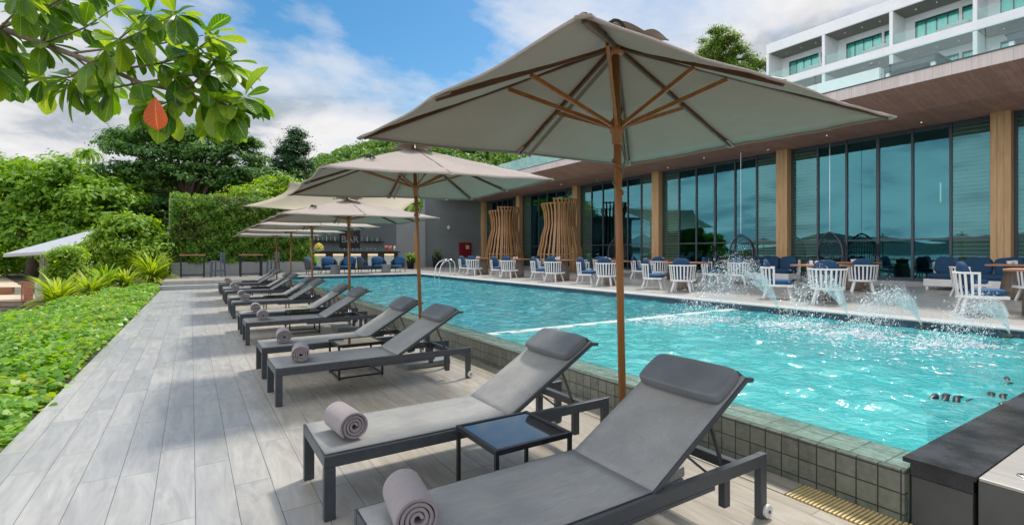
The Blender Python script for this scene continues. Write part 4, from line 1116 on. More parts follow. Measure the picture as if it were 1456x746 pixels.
# bar stools in front of the counter are hidden; high tables and stools by the hedge
hT = thing('high_table', 'x', 'high table', group='high tables along the green wall')
MB().box(-.5, .5, -.35, .35, .98, 1.04).build('tabletop', 'tabletop', hT, bevel=.006)
for sx in (-.44, .44):
    for sy in (-.29, .29): MB().box(sx - .03, sx + .03, sy - .03, sy + .03, 0, .978).build('leg', 'black', hT)
MB().box(-.41, .41, .275, .305, .08, .12).build('foot_rail', 'black', hT)
sT = thing('bar_stool', 'x', 'bar stool', group='grey bar stools along the green wall')
MB().box(-.22, .22, -.22, .22, .68, .74).build('seat', 'stool', sT, bevel=.02)
MB().box(.17, .22, -.22, .22, .742, 1.12).build('backrest', 'stool', sT, bevel=.02)
for sx in (-.19, .19):
    for sy in (-.19, .19): MB().bar((sx, sy, .68), (sx * 1.15, sy * 1.15, 0), .05, .05, (1, 0, 0)).build('leg', 'stool', sT)
MB().box(-.18, .18, -.21, -.17, .25, .3).build('foot_rail', 'stool', sT)
for i, (xt, xs) in enumerate(((.05, .95), (2.4, 3.3))):
    o = hT if i == 0 else dup(hT); o.location = (xt, 26.9, .33); o['label'] = ['high table with red-brown top at the left end of the green wall', 'high table with red-brown top behind the farthest parasol poles'][i]
    for j in range(2):
        o = sT if (i, j) == (0, 0) else dup(sT); o.location = (xs + .12 * j, 26.6 + .62 * j, .33); o.rotation_euler.z = R((0, 20)[j])
        o['label'] = f"grey plastic bar stool, {('nearer', 'farther')[j]} one beside the {('left', 'right')[i]} high table"

# green wall
gw = thing('green_wall', 'tall concrete wall covered by a leafy green hedge above a pale plinth', 'green wall', (-.9, 28.4, .33))
MB().box(0, 6.4, .4, .7, -1, 3.72).build('wall_body', 'concrete', gw)
MB().box(.1, 6.4, .0, .398, 0, .66).build('plinth', 'concrete', gw, bevel=.01)
n = 26000
P = np.stack([rng.uniform(.05, 6.35, n), rng.normal(.16, .1, n), rng.uniform(.62, 3.75, n) ** 1.0], 1)
bump_ = .1 * np.sin(P[:, 0] * 5 + P[:, 2] * 3) + .08 * np.sin(P[:, 2] * 9 - P[:, 0] * 4) + .06 * np.sin(P[:, 0] * 17 + P[:, 2] * 11)
P[:, 1] -= bump_; P[:, 2] += np.where(P[:, 2] > 3.6, rng.uniform(0, .25, n), 0)
N = np.stack([rng.normal(0, .5, n), -np.abs(rng.normal(.8, .4, n)), rng.normal(.5, .5, n)], 1)
leaf_quads('hedge_leaves', P, N, rng.uniform(.09, .17, n), 'leaf_hedge', gw, .55)

# shade sails
def sail(name, label, pts, sag):
    a, b2, c, d = [Vector(p) for p in pts]
    def fn(u, v):
        e = .16
        uu = .5 + (u - .5) * (1 - e * math.sin(PI * v)); vv = .5 + (v - .5) * (1 - e * math.sin(PI * u))
        p = a.lerp(b2, uu).lerp(d.lerp(c, uu), vv); p.z -= sag * math.sin(PI * u) * math.sin(PI * v); return p - a
    o = MB().grid(fn, 16, 16).build(name, 'sail', None, True, 0, tuple(a)); solid(o, .006); return tag(o, label, 'shade sail', 'tan shade sails')
sail('shade_sail', 'tan shade sail stretched above the bar, its tip over the green wall', [along(344, 293, 22.5), along(566, 320, 25), along(616, 276, 29.5), along(412, 258, 24)], .25)

# potted plants
def spiky(name, label, cat, loc, n, L, w, mat, spread=1., pot=None, group=None, lift=.0, arch=.55, seg=5):
    t = thing(name, label, cat, loc, 0, group); V = []; F = []
    for k in range(n):
        a = rng.uniform(0, 2 * PI); el = rng.uniform(.25, 1.45); l = L * rng.uniform(.6, 1.1); ww = w * rng.uniform(.7, 1.2)
        d = np.array([math.cos(a), math.sin(a)]); sd_ = np.array([-d[1], d[0], 0]); r0 = rng.uniform(0, .12) * spread; o = len(V)
        x, z, th = r0, lift, el
        for j in range(seg + 1):
            u = j / seg; wd = ww * (math.sin(PI * min(.98, u * .85 + .13)))
            c = np.array([d[0] * x, d[1] * x, z]); V += [c - sd_ * wd / 2, c + sd_ * wd / 2]
            x += math.cos(th) * l / seg * spread; z += math.sin(th) * l / seg; th -= arch * (1.6 - u) / seg * 2.4
        for j in range(seg): F.append((o + 2 * j, o + 2 * j + 1, o + 2 * j + 3, o + 2 * j + 2))
    raw_mesh('leaves', np.array(V), np.array(F), mat, t, True)
    if pot: MB().lathe(pot, 18).build('pot', 'black', t, True)
    else: MB().tube([(0, 0, -.25), (0, 0, .12 + lift)], .05, 8).build('stem', 'bark', t)
    return t
spiky('potted_grass_plant', 'grassy plant in a tall black pot against the grey end wall', 'potted plant', (14.5, 32.3, DZ), 140, .95, .03, 'leaf_dark', .7, [(.26, 0), (.34, .75), (.36, .8), (.3, .78)], lift=.75, arch=.4)
spiky('potted_palm', 'small leafy palm in a black pot at the right end of the bar', 'potted plant', (11.9, 30.6, DZ), 70, .95, .12, 'leaf_tree', .8, [(.2, 0), (.27, .5), (.28, .52), (.22, .5)], lift=.55, arch=.6)
spiky('bar_palm', 'leafy palm plant at the left end of the bar beside the hedge', 'potted plant', (5.3, 29.2, DZ), 90, 1.2, .12, 'leaf_tree', .8, [(.2, 0), (.27, .5), (.28, .52), (.22, .5)], lift=.55, arch=.6)

# pool ladder
ld = thing('pool_ladder', 'curved steel pool ladder at the far corner of the pool', 'pool ladder', (9.5, 20.4, DZ))
for s in (0, .5):
    pts = [(.55, s, 0), (.55, s, .45)] + [(.30 + .25 * math.cos(q), s, .45 + .28 * math.sin(q)) for q in [PI * k / 10 for k in range(1, 6)]] + [(.0, s, .62), (-.16, s, .42), (-.22, s, .1), (-.22, s, -.5)]
    MB().tube(pts, .024, 10).build('rail', 'steel', ld, True)
for z in (-.2, -.42): MB().box(-.26, -.18, .02, .48, z, z + .03).build('tread', 'steel', ld)

# ================================================================== FOUNTAIN JETS
def octa(P, S, D, St):
    """drops: stretched octahedra"""
    n = len(P); D = unit(D); A = unit(np.cross(D, rng.normal(size=(n, 3)))); B = np.cross(D, A)
    V = np.empty((n, 6, 3)); s = S[:, None]
    V[:, 0] = P + D * s * St[:, None]; V[:, 1] = P - D * s * St[:, None]; V[:, 2] = P + A * s; V[:, 3] = P - A * s; V[:, 4] = P + B * s; V[:, 5] = P - B * s
    f = np.array([[0, 2, 4], [0, 4, 3], [0, 3, 5], [0, 5, 2], [1, 4, 2], [1, 3, 4], [1, 5, 3], [1, 2, 5]])
    return V.reshape(-1, 3), (f[None] + (np.arange(n) * 6)[:, None, None]).reshape(-1, 3)
JETS = [(5.17, 1.5, 4.25, 8500, 'leftmost'), (4.0, .9, 3.8, 4500, 'second from the left'), (3.0, 1.0, 3.3, 6000, 'third from the left'), (2.03, .9, 3.2, 4500, 'rightmost')]
jets = []
for i, (y, reach, vz, nd, wd) in enumerate(JETS):
    t = thing('fountain_jet', f'white water jet spraying from the far pool edge, {wd} of the four', 'water jet', (9.5, y, WZ), 0, 'fountain jets along the far pool edge')
    MB().box(-.14, .02, -.09, .09, -.05, .06).tube([(-.14, 0, .02), (-.19, 0, .05)], .03, 10).build('nozzle', 'stone_grey', t, bevel=.01)
    # fan-shaped sheet close to the nozzle
    T = 2 * vz / 9.81
    def path(tt, sx, sy, sz): return np.array([-.16 - sx * tt, sy * tt, .05 + sz * tt - 4.9 * tt * tt])
    vx = reach / T * 1.25
    sh = MB().grid(lambda u, v: tuple(path(.24 * u, vx * (1.1 + .25 * (v - .5)), 1.1 * (v - .5) + .4, vz * (1 - .25 * abs(v - .3)))), 10, 10)
    sh.build('water_sheet', 'sheet', t, True)
    sp_ = rng.uniform(-.5, .5, nd); tt = rng.uniform(.0, 1, nd) ** .62 * T * 1.05
    sx = vx * (1.1 + .3 * sp_ + rng.normal(0, .15, nd)); sy = .7 * sp_ + .4 + rng.normal(0, .14, nd); sz = vz * (1 - .25 * np.abs(sp_ - .0) + rng.normal(0, .07, nd))
    P = np.stack([-.16 - sx * tt, sy * tt, .05 + sz * tt - 4.9 * tt ** 2], 1); P[:, 2] = np.maximum(P[:, 2], .01)
    D = np.stack([-sx, sy, sz - 9.81 * tt], 1)
    V, F = octa(P, np.exp(rng.normal(-5.85, .5, nd)), D, rng.uniform(1., 4., nd))
    o = raw_mesh('droplets', V, F, 'drop', t, True); o['kind'] = 'stuff'
    jets.append((9.5 - .16 - reach * 1.3, y + .55 * T))
# foam flecks where the jets land
Pf = []
for (x, y), k in zip(jets, (900, 600, 900, 800)):
    Pf.append(np.stack([rng.normal(x - .2, .55, k), rng.normal(y, .38, k), np.full(k, WZ + .006)], 1))
Pf.append(np.stack([rng.uniform(6, 9.2, 500), rng.uniform(1.6, 6.0, 500), np.full(500, WZ + .006)], 1))
Pf = np.concatenate(Pf); Pf = Pf[(Pf[:, 0] < 9.3) & (Pf[:, 1] > 1.2)]; n = len(Pf)
V, F = octa(Pf, np.exp(rng.normal(-4.5, .5, n)), rng.normal(size=(n, 3)) * np.array([1, 1, .05]), rng.uniform(1, 2.5, n)); V[:, 2] = WZ + .004 + (V[:, 2] - WZ) * .35
tag(raw_mesh('foam', V, F, 'foam', None, True), 'white foam and splashing drops on the water under the jets', 'foam', None, 'stuff')
# dark wavy reflections by the black coping, imitated by added black solids
for i, (px, py, lab) in enumerate(((1345, 585, 'dark solid standing in for a water reflection, the one nearest the black coping corner'), (1412, 582, 'dark solid standing in for a water reflection close against the black coping'), (1420, 554, 'dark solid standing in for a water reflection farthest from the coping'))):
    p = along(px, py, (CAMZ - .2) * 709 / (py - 359))
    t = thing('reflection_shape', lab, 'reflection stand-in', (p[0], p[1], .085), 0, 'dark solids standing in for reflections on the pool water')
    MB().lathe([(.02, -.5), (.1, -.5), (.12, .08), (.16, .13), (.13, .17), (.0, .17)], 18, cap=False).build('body', 'black', t, True)
    for q in range(4 - i):
        MB().tube([(-.22 + .06 * q + .07 * k, -.1 + .07 * q + .02 * math.sin(k * 1.3 + q), .183 + .014 * math.sin(k * 1.1 + q * 2)) for k in range(8 - i)], .02, 8, [.006, .02, .026, .02, .026, .022, .016, .006][:8 - i]).build('hose', 'black', t, True)  # wavy dark bands of the reflection, added as black tubes

# ================================================================== GARDEN
def gz(X, Y): # garden ground level
    e = -1.2 + .0075 * Y - X                      # distance from the deck edge
    return -.08 + .02 * math.sin(X * 2 + Y) - .06 * max(0, e - 1.0) - .45 * max(0, e - 2.4)
struct(MB().grid(lambda u, v: (-12 + 10.85 * u + .2 * v * u, -4 + 36 * v, max(-.72, gz(-12 + 10.85 * u, -4 + 36 * v)) if u < 1 else -.09), 40, 80), 'garden_bed', 'soil')
n = 52000
Y = rng.uniform(1.5, 24.5, n) ; e = rng.uniform(0, 1, n) ** 1.1 * np.interp(Y, [0, 12, 16, 20, 24], [2.4, 2.3, 2.2, 1.5, .9])
X = -1.27 + .0075 * Y - e + rng.normal(0, .05, n); keep = X < -1.14 + .008 * Y + .06 * np.sin(Y * 9) + .03; X, Y, e = X[keep], Y[keep], e[keep]; n = len(X)
mound = .10 + .07 * np.sin(X * 3.1 + Y * 1.3) + .05 * np.sin(Y * 4.3 - X * 5) + .1 * np.clip(e, 0, 1)
Zg = np.array([max(-.72, gz(a, c)) for a, c in zip(X, Y)]) + rng.uniform(0.15, 1, n) * (mound + .1)
N = np.stack([rng.normal(0, .45, n), rng.normal(-.15, .45, n), np.full(n, 1.)], 1)
def heart_leaves(name, P, N, S, mat, parent=None):
    n = len(P); N = unit(N); T = unit(np.cross(N, rng.normal(size=(n, 3)))); B = np.cross(N, T)
    sh = np.array([(0, -.42, -.02), (.34, -.5, .03), (.52, -.2, .07), (.42, .18, .06), (0, .6, -.05), (-.42, .18, .06), (-.52, -.2, .07), (-.34, -.5, .03)])
    V = P[:, None] + S[:, None, None] * (B[:, None] * sh[None, :, 0:1] + T[:, None] * sh[None, :, 1:2] + N[:, None] * sh[None, :, 2:3])
    return raw_mesh(name, V.reshape(-1, 3), np.arange(n * 8).reshape(n, 8)[:, [0, 1, 2, 3, 4, 5, 6, 7]], mat, parent)
S = rng.uniform(.032, .082, n) * np.where(rng.random(n) < .08, 1.35, 1.)
gc = heart_leaves('ground_cover', np.stack([X, Y, Zg], 1), N, S, 'leaf_cover'); tag(gc, 'dense bright green creeping leaves along the left edge of the deck', 'ground cover', None, 'stuff')
# strap-leaved clumps
def at(px, py, d): return along(px, py, d)
for i, (px, py, d, n_, L, lab) in enumerate((
    (82, 442, 15.5, 150, 1.0, 'yellow-green strap-leaved clump at the left beside the beach'), (128, 428, 17.5, 120, .9, 'yellow-green strap-leaved clump right of the grey canopy post'),
    (150, 418, 19, 110, 1.0, 'deep green strap-leaved clump under the round shrub'), (216, 405, 21.5, 170, 1.25, 'large yellow-green strap-leaved clump by the deck steps'),
    (178, 415, 19.5, 90, .8, 'small strap-leaved clump between two larger ones in the garden'))):
    x, y, z = at(px, py, d)
    spiky('strap_leaf_plant', lab, 'plant', (x, y, z + .15), int(n_ * 1.7), L * 1.4, .075, 'leaf_strap' if i != 2 else 'leaf_bush', .8, None, 'strap-leaved garden plants', arch=.36)
# shrubs
def px_tree(name, label, cat, d, base_py, blobs, per, spread, lsize, mat, tr, group=None, flat=1., bpx=None, bz=None):
    """blobs given as (px, py, rx m, ry m, rz m, clumps, extra depth)"""
    B = []
    for (px, py, rx, ry, rz, k, dd) in blobs: B.append((*along(px, py, d + dd), rx, ry, rz, k))
    bx = bpx if bpx is not None else sum(b[0] for b in blobs) / len(blobs)
    p = along(bx, base_py, d); base = (p[0], p[1], bz if bz is not None else p[2])
    return tree(name, label, cat, base, B, per, spread, lsize, mat, tr, group, flat=flat)
px_tree('round_shrub', 'round bright green shrub in front of the grey beach canopy', 'shrub', 23, 405, [(180, 345, 1.3, 1.3, 1.1, 110, 0), (150, 362, .9, .9, .9, 60, 0), (212, 362, .9, .9, .9, 60, 0), (185, 322, .9, .9, .5, 40, 0), (180, 388, 1.5, 1.2, .5, 60, 0)], 60, .16, .19, 'leaf_bush', .1, 'garden shrubs', bz=-.5)
px_tree('small_shrub', 'small light green shrub beside the grey canopy post', 'shrub', 20, 425, [(97, 370, .6, .6, .45, 44, 0), (92, 395, .6, .5, .5, 44, 0)], 65, .15, .13, 'leaf_bush', .05, 'garden shrubs', bz=-.5)
px_tree('dark_shrub', 'low dark green shrub between the round shrub and the green wall', 'shrub', 25, 405, [(225, 385, .8, .8, .6, 26, 0), (120, 395, .9, .8, .5, 26, -2)], 60, .16, .15, 'leaf_hedge', .06, 'garden shrubs', bz=-.5)
# trees
px_tree('beach_almond_tree', 'broad bright green tree on the beach at the left edge', 'tree', 44, 400,
        [(20, 290, 4.2, 4, 3.2, 95, 0), (85, 275, 4.0, 4, 3.2, 95, 1), (140, 300, 3.0, 3.5, 2.8, 70, 0), (50, 345, 4.2, 4, 2.4, 70, -1), (-60, 310, 5, 5, 4, 60, 0), (120, 350, 3.4, 3, 2.4, 60, -1), (5, 250, 2.6, 2.5, 1.6, 40, 1), (20, 385, 4, 3, 1.4, 40, 2)], 80, .5, .42, 'leaf_tree', .5, 'trees at the end of the beach', bz=-.7)
px_tree('layered_dark_tree', 'tall dark green tree with flat layered branches behind the green wall', 'tree', 50, 400,
        [(200, 200, 3.6, 3, .7, 44, 0), (255, 192, 3.8, 3, .7, 40, 0), (300, 195, 3.2, 3, .8, 36, 1), (230, 222, 5, 4, 1.0, 66, 0), (320, 225, 4.0, 3, 1.2, 56, 0), (215, 250, 5.2, 4, 1.4, 80, 0), (290, 258, 5, 4, 1.6, 80, 0), (180, 285, 4, 4, 1.6, 60, 0), (360, 262, 3.6, 3.5, 1.8, 60, 1), (240, 300, 5, 4, 1.4, 60, 0), (345, 205, 1.8, 2, .6, 18, 0), (300, 320, 7, 4, 2.0, 110, 1), (180, 320, 4, 4, 2.2, 60, 1), (380, 300, 4, 4, 2, 60, 1)], 78, .44, .36, 'leaf_dark', .55, 'trees at the end of the beach', flat=.7, bz=-.7)
px_tree('pointed_dark_tree', 'pointed fine-leaved dark tree beside the layered tree', 'tree', 56, 380,
        [(420, 197, .8, .8, 1.0, 22, 0), (418, 215, 1.5, 1.5, 1.5, 50, 0), (412, 238, 2.3, 2.2, 1.6, 70, 0), (402, 262, 3.0, 3, 1.6, 80, 0), (395, 290, 3.4, 3, 1.6, 60, 0)], 90, .36, .25, 'leaf_conifer', .3, 'trees at the end of the beach', bz=-.7)
px_tree('bushy_tree', 'dense bushy dark tree filling the gap below the layered tree crown', 'tree', 58, 400,
        [(190, 285, 4, 4, 2.6, 90, 0), (255, 275, 5, 4, 2.4, 110, 0), (325, 275, 5, 4, 2.6, 110, 0), (380, 290, 4, 4, 2.4, 70, 0)], 80, .5, .42, 'leaf_hill', .4, 'trees at the end of the beach', bz=-.7)
px_tree('shore_tree', 'low dense dark tree under the crown of the broad beach tree', 'tree', 56, 400,
        [(-40, 365, 5, 4, 2.6, 90, 0), (30, 360, 5, 4, 2.8, 110, 0), (100, 360, 5, 4, 2.8, 100, 0), (150, 350, 4, 4, 3, 80, 0)], 80, .5, .42, 'leaf_dark', .4, 'trees at the end of the beach', bz=-.7)
px_tree('bright_hedge_tree', 'bright green bushy tree just behind the shade sail tip', 'tree', 38, 350,
        [(365, 282, 1.8, 1.8, .9, 36, 0), (335, 290, 1.6, 1.5, .7, 26, 0), (400, 270, 2.0, 2, .9, 30, 2)], 70, .32, .28, 'leaf_bush', .2, 'trees at the end of the beach', bz=-.7)
px_tree('tall_hotel_tree', 'leafy tree rising beside the left end of the white hotel', 'tree', 62, 200,
        [(1030, 72, 2.6, 2.6, 1.6, 46, 0), (1022, 55, 1.8, 2, 1.1, 26, 0), (1050, 85, 2.0, 2, 1.5, 36, 0), (1010, 88, 2.0, 2, 1.6, 30, 0), (1081, 97, 1.3, 1.5, 1.2, 20, 0), (1035, 120, 3, 3, 2.4, 40, 0)], 130, .36, .24, 'leaf_hedge', .3, bz=5)
pt = along(125, 218, 58)
spiky('palm_tree', 'small pale palm crown showing above the bright beach tree', 'palm', (pt[0], pt[1], pt[2] - .2), 60, 2.6, .28, 'leaf_bush', 1.0, None, arch=.9)
MB().tube([(0, 0, -pt[2] - .6), (0, 0, .1)], .16, 8).build('trunk', 'bark', bpy.data.objects['palm_tree'])

# wooded hill behind
def hill_z(x, y):
    h = 33 * math.exp(-((x - 60) / 62) ** 2 - ((y - 162) / 50) ** 2) + 22 * math.exp(-((x - 118) / 55) ** 2 - ((y - 140) / 50) ** 2)
    return h - 2 + 1.6 * math.sin(x * .13) * math.sin(y * .1)
struct(MB().grid(lambda u, v: (-60 + 260 * u, 70 + 190 * v, hill_z(-60 + 260 * u, 70 + 190 * v)), 60, 50), 'wooded_hill', 'hill', smooth=True)
Pc = []; Nn = []
for _ in range(1500):
    x, y = rng.uniform(-10, 150), rng.uniform(85, 175); z = hill_z(x, y); r_ = rng.uniform(1.8, 3.8); m = 75
    d = unit(rng.normal(size=(m, 3))); d[:, 2] = np.abs(d[:, 2]); Pc.append(np.array([x, y, z + 1.2]) + d * r_ * np.array([1, 1, .85]) * rng.uniform(.75, 1.05, (m, 1))); Nn.append(d + rng.normal(size=(m, 3)) * .35)
Pc = np.concatenate(Pc); Nn = np.concatenate(Nn)
fo = leaf_quads('hillside_forest', Pc, Nn, rng.uniform(.6, 1.25, len(Pc)), 'leaf_hill', None, .75); tag(fo, 'dense green forest covering the hill behind the pool', 'forest', None, 'stuff')

# grey beach canopy
cx, cy, _ = along(62, 412, 28)
bcn = thing('beach_canopy', 'grey fabric beach canopy on grey posts at the left by the sand', 'canopy', (cx, cy, -.7))
def C_(px, py, dd=0):
    p = along(px, py, 28 + dd); return Vector((p[0] - cx, p[1] - cy, p[2] + .7))
A, B_, Cc, D_ = C_(5, 361, -1), C_(240, 347, -1), C_(240, 345, 5), C_(40, 352, 5); top_ = C_(190, 311, 2)
mb = MB(); mb.add([A, B_, Cc, D_, top_, A - Vector((0, 0, .12)), B_ - Vector((0, 0, .12))], [(0, 1, 4), (1, 2, 4), (2, 3, 4), (3, 0, 4), (0, 5, 6, 1)])
solid(mb.build('fabric', 'gazebo', bcn), .02)
mb = MB()
for p, q in ((A, B_), (B_, Cc), (Cc, D_), (D_, A)): mb.tube([p - Vector((0, 0, .14)), q - Vector((0, 0, .14))], .04, 6)
mb.build('frame', 'concrete', bcn)
for px, dd in ((60, 0), (66, .8), (215, 0), (95, 4.5)):
    q = C_(px, 355, dd); MB().box(q.x - .1, q.x + .1, q.y - .1, q.y + .1, -.3, q.z - .1).build('post', 'mid_wall' if dd != .8 else 'concrete', bcn)
# beach bits
x, y, z = along(10, 437, 20)
lw_ = thing('low_stone_wall', 'low weathered wall edging the sand at the left edge', 'low wall', (x, y, -.72)); MB().box(-5, 1.5, -.2, .2, 0, .2).build('wall_body', 'stone_wall', lw_, bevel=.03); MB().box(-5.05, 1.55, -.22, .22, .203, .25).build('cap', 'stone_wall', lw_, bevel=.01); lw_.rotation_euler.z = R(-28)
x, y, z = along(8, 421, 26)
cb = thing('wooden_crate', 'small brown crate lying on the sand at the left edge', 'crate', (x, y, -.7)); mb = MB()
for k in range(3): mb.box(-.3, .3, -.2, -.17, .02 + k * .11, .11 + k * .11); mb.box(-.3, .3, .17, .2, .02 + k * .11, .11 + k * .11); mb.box(-.3, -.27, -.168, .168, .02 + k * .11, .11 + k * .11); mb.box(.27, .3, -.168, .168, .02 + k * .11, .11 + k * .11)
mb.build('slats', 'tabletop', cb); MB().box(-.26, .26, -.165, .165, .0, .02).build('bottom', 'tabletop', cb)
x, y, z = along(48, 425, 20)
rk = thing('towel_rack', 'small pink and white rack standing near the grey canopy post', 'rack', (x, y, -.7)); mb = MB()
for sx in (-.35, .35): mb.tube([(sx, 0, 0), (sx, 0, 1.0)], .025, 6)
mb.tube([(-.35, 0, .98), (.35, 0, .98)], .02, 6).tube([(-.35, 0, .6), (.35, 0, .6)], .02, 6); mb.build('frame', 'tabletop', rk)
MB().box(-.3, -.02, -.03, .03, .2, .95).build('cloth', 'pink', rk); MB().box(.03, .3, -.03, .03, .3, .95).build('cloth', 'white_paint', rk)
x, y, z = along(185, 404, 20)
gl_ = thing('garden_light', 'small teal garden marker post among the ground cover', 'marker', (x, y, z - .3)); MB().tube([(0, 0, 0), (0, 0, .42)], .06, 12).build('post', 'curtain', gl_, bevel=.01); MB().lathe([(.07, .42), (.07, .46), (.02, .5)], 12).build('cap', 'curtain', gl_)

# ================================================================== ALMOND BRANCH OVERHEAD
at_ = thing('almond_tree', 'sea almond tree whose leafy branch hangs into the top left corner', 'tree', (-3.9, 1.6, -.2))
base = Vector((-3.9, 1.6, -.2))
def LP(px, py, d): return Vector(along(px, py, d)) - base
path = [LP(-260, 20, 3.2), LP(-120, 10, 2.9), LP(0, 40, 2.7), LP(60, 62, 2.65), LP(130, 88, 2.6), (LP(200, 118, 2.6)), LP(255, 130, 2.6), LP(305, 145, 2.6), LP(330, 156, 2.6)]
tk = MB(); tk.tube([(0, 0, 0), (.05, -.02, .9), (-.02, .05, 1.8), (.1, .05, 2.6)], .15, 12, [.2, .16, .13, .1])
tk.tube([Vector((.1, .05, 2.55)), Vector((.1, .05, 2.55)).lerp(path[0], .5) + Vector((0, 0, .15)), path[0]], .06, 8, [.09, .06, .035])
tk.build('trunk', 'bark', at_, True)
tg = MB(); tg.tube(path, .012, 8, [.034, .026, .017, .015, .0125, .0105, .0085, .006, .004])
ends = []
subs = [((30, 50), (70, 8), (115, -20)), ((60, 62), (120, 40), (165, 10)), ((100, 76), (150, 70), (200, 45), (250, 20)), ((130, 88), (100, 110), (60, 112)), ((160, 100), (230, 90), (275, 75), (300, 55)), ((200, 118), (160, 125), (110, 120)),
        ((200, 118), (250, 110), (295, 105), (318, 92)), ((262, 130), (240, 145), (225, 150)), ((255, 130), (285, 143), (300, 165)), ((0, 40), (20, 75), (10, 100)), ((0, 40), (30, 10), (30, -10)), ((305, 145), (325, 150), (348, 138)), ((130, 88), (190, 70), (240, 60), (290, 50)), ((0, 40), (60, 20), (120, -15)), ((60, 62), (72, 30), (90, 0)), ((-60, 22), (-20, 60), (-10, 92)), ((130, 88), (170, 55), (215, 20)), ((-60, 22), (0, -10), (60, -25)), ((100, 76), (130, 100), (140, 118)), ((262, 130), (285, 110), (300, 85))]
for s in subs:
    d = 2.6 + random.uniform(-.2, .25)
    pts = [LP(*q, 2.62 + (d - 2.62) * k / (len(s) - 1)) for k, q in enumerate(s)]
    tg.tube(pts, .004, 6, [.0065 - .004 * k / (len(s) - 1) for k in range(len(s))]); ends.append(pts)
tg.build('branch', 'twig', at_, True)
OUTL = [(0, .012), (.12, .07), (.3, .16), (.5, .235), (.66, .265), (.8, .24), (.92, .14), (1., .0)]
def big_leaf(V, F, p, d, up, L, wscale=1., curl=.25):
    d = d.normalized(); s = d.cross(up).normalized(); n_ = s.cross(d); o = len(V)
    for u, w_ in OUTL:
        c = p + d * (L * u) - n_ * (L * curl * u * u) ; w_ *= L * wscale
        V += [c - s * w_ + n_ * w_ * .28, c - s * w_ * .5 + n_ * w_ * .10, c, c + s * w_ * .5 + n_ * w_ * .10, c + s * w_ + n_ * w_ * .28]
    for j in range(len(OUTL) - 1):
        for q in range(4): F.append((o + 5 * j + q, o + 5 * j + q + 1, o + 5 * j + q + 6, o + 5 * j + q + 5))
def leaf_attr(o):
    n = len(o.data.vertices) // (5 * len(OUTL))
    a = o.data.attributes.new('across', 'FLOAT', 'POINT'); a.data.foreach_set('value', np.tile(np.array([-1, -.5, 0, .5, 1]), n * len(OUTL)).astype(np.float32))
    a = o.data.attributes.new('along', 'FLOAT', 'POINT'); a.data.foreach_set('value', np.tile(np.repeat(np.array([u for u, _ in OUTL]), 5), n).astype(np.float32))
    return o
V, F = [], []
rl_ = random.Random(11)
spots_ = []
for pts in ends:
    for k in range(1, len(pts)): spots_.append((pts[k], (pts[k] - pts[k - 1]).normalized(), 11 if k == len(pts) - 1 else 9))
for k in range(2, len(path)): spots_.append((path[k], (path[k] - path[k - 1]).normalized(), 10))
tot = 0
camd = Vector((SN, CS, 0))
for p, d, n_ in spots_:
    for k in range(n_):
        a = 2 * PI * (k + rl_.random() * .7) / n_; s = d.cross(Vector((0, 0, 1))).normalized(); u_ = s.cross(d)
        dr = d * rl_.uniform(.2, .8) + (s * math.cos(a) + u_ * math.sin(a)) * rl_.uniform(.5, 1.) + Vector((0, 0, -.45))
        up = Vector((rl_.uniform(-.6, .6), rl_.uniform(-.6, .6), 1.)) - camd * rl_.uniform(-.2, .8)
        big_leaf(V, F, p + dr.normalized() * .012, dr, up, rl_.uniform(.10, .195), rl_.uniform(.75, 1.), rl_.uniform(.05, .35)); tot += 1
leaf_attr(raw_mesh('foliage', np.array([tuple(v) for v in V]), np.array(F), 'leaf_near', at_, True))
V, F = [], []
big_leaf(V, F, LP(221, 138, 2.12), Vector((0.0, 0, -1)), -camd + Vector((.35, 0, .1)), .135, 1.25, .22)
ro = leaf_attr(raw_mesh('old_leaf', np.array([tuple(v) for v in V]), np.array(F), 'leaf_red', at_, True)); ro['label'] = 'single red old leaf'

# ================================================================== LIGHT, SKY, CAMERA
EL, AZX, AZY = 56, .92, .38
sd_ = Vector((-AZX * math.cos(R(EL)), -AZY * math.cos(R(EL)), -math.sin(R(EL)))).normalized()
sl = bpy.data.lights.new('sun', 'SUN'); sl.energy = 1.75; sl.angle = R(7); sl.color = (1., .955, .88)
so = bpy.data.objects.new('sun', sl); col.objects.link(so); so.rotation_euler = sd_.to_track_quat('-Z', 'Y').to_euler()

wd_ = bpy.data.worlds.new('World'); scn.world = wd_; wd_.use_nodes = True
nt = wd_.node_tree; nt.nodes.clear(); b = NB(nt); out = nt.nodes.new('ShaderNodeOutputWorld')
sky = b.n('ShaderNodeTexSky', sky_type='NISHITA', sun_disc=False, sun_elevation=R(EL), sun_rotation=math.atan2(AZX, AZY), air_density=1.1, dust_density=.6, ozone_density=2.5)
skc = b.n('ShaderNodeHueSaturation', ins={'Hue': .49, 'Saturation': 1.35, 'Value': 1., 'Color': sky.outputs[0]}).outputs[0]
bg1 = b.n('ShaderNodeBackground', ins={'Color': skc, 'Strength': .062})
v = b.coord('Generated')
sp = b.n('ShaderNodeSeparateXYZ', ins={0: v})
zz = b.math('ADD', b.math('MAXIMUM', sp.outputs[2], 0.0), .22)
pv = b.n('ShaderNodeCombineXYZ', ins={0: b.math('DIVIDE', sp.outputs[0], zz), 1: b.math('DIVIDE', sp.outputs[1], zz), 2: 0.35}).outputs[0]
n1 = b.noise(b.mapping(pv, (1, 1, 1), (3.1, 1.7, 0)), 1.25, 7, .56, .25)
n2 = b.noise(b.mapping(pv, (.5, 1.6, 1), (7.1, 2.7, 0), (0, 0, R(35))), 1.0, 5, .6, .4)
dens = b.math('MULTIPLY_ADD', n2, .5, b.math('MULTIPLY', n1, .75))
hor = b.ramp(sp.outputs[2], ((.0, .24), (.36, .06), (.5, 0.), (1., -.0)))
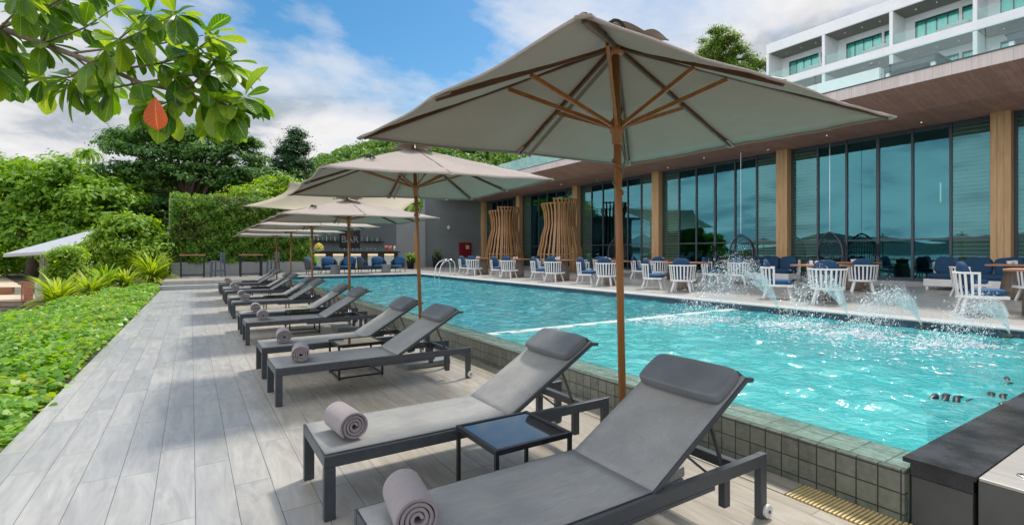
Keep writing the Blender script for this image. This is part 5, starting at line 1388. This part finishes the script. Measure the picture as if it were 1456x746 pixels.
def toward(px, py):
    d = Vector(along(px, py, 1)) - Vector((0, 0, CAMZ)); d.normalize()
    return b.n('ShaderNodeVectorMath', operation='DOT_PRODUCT', ins={0: v, 1: tuple(d)}).outputs['Value']
clear = b.ramp(toward(430, 10), ((.94, 0.), (.99, .10))); clear2 = b.ramp(toward(660, 60), ((.975, 0.), (.995, .09))); thick = b.ramp(toward(1250, -60), ((.75, 0.), (.95, .12)))
cov = b.math('ADD', b.math('ADD', dens, hor), b.math('SUBTRACT', thick, b.math('ADD', clear, clear2)))
fac = b.ramp(cov, ((.52, 0.), (.60, .55), (.72, 1.)))
n3 = b.noise(b.mapping(pv, (1, 1, 1), (3.25, 1.85, .1)), 1.25, 7, .56, .25)
n4 = b.noise(b.mapping(pv, (1, 1, 1), (5.2, 9.1, 0), (0, 0, R(20))), 3.4, 6, .6, .5)
sh_ = b.math('ADD', b.math('SUBTRACT', n3, b.math('MULTIPLY', n1, .35)), b.math('MULTIPLY_ADD', n4, .42, -.21))
shade = b.ramp(sh_, ((.24, 1.), (.35, .7), (.44, 0.)))
cc = b.mix(shade, (.50, .55, .615), (.97, .955, .96))
cst = b.math('MULTIPLY_ADD', b.ramp(sp.outputs[2], ((.46, 0.), (.9, 1.))), .75, b.math('MULTIPLY_ADD', b.ramp(b.math('MULTIPLY', sp.outputs[0], -1.), ((.30, 0.), (.6, 1.))), .6, .43))   # extra cloud light added out of view as fill: overhead (overcast) and towards -X
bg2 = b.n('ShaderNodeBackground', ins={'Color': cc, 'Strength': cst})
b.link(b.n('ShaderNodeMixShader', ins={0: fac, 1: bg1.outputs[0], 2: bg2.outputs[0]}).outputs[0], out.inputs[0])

cd = bpy.data.cameras.new('camera'); cam = bpy.data.objects.new('camera', cd); col.objects.link(cam); scn.camera = cam
cd.sensor_width = 36; cd.lens = 709 / 1456 * 36; cd.shift_y = -14 / 1456; cd.clip_end = 5000; cd.clip_start = .05
cam.location = (0, 0, CAMZ); cam.rotation_euler = (R(90), 0, -YAW)

vs = scn.view_settings; vs.view_transform = 'Standard'; vs.look = 'None'; vs.exposure = 1.12; vs.gamma = 1.; vs.use_curve_mapping = False
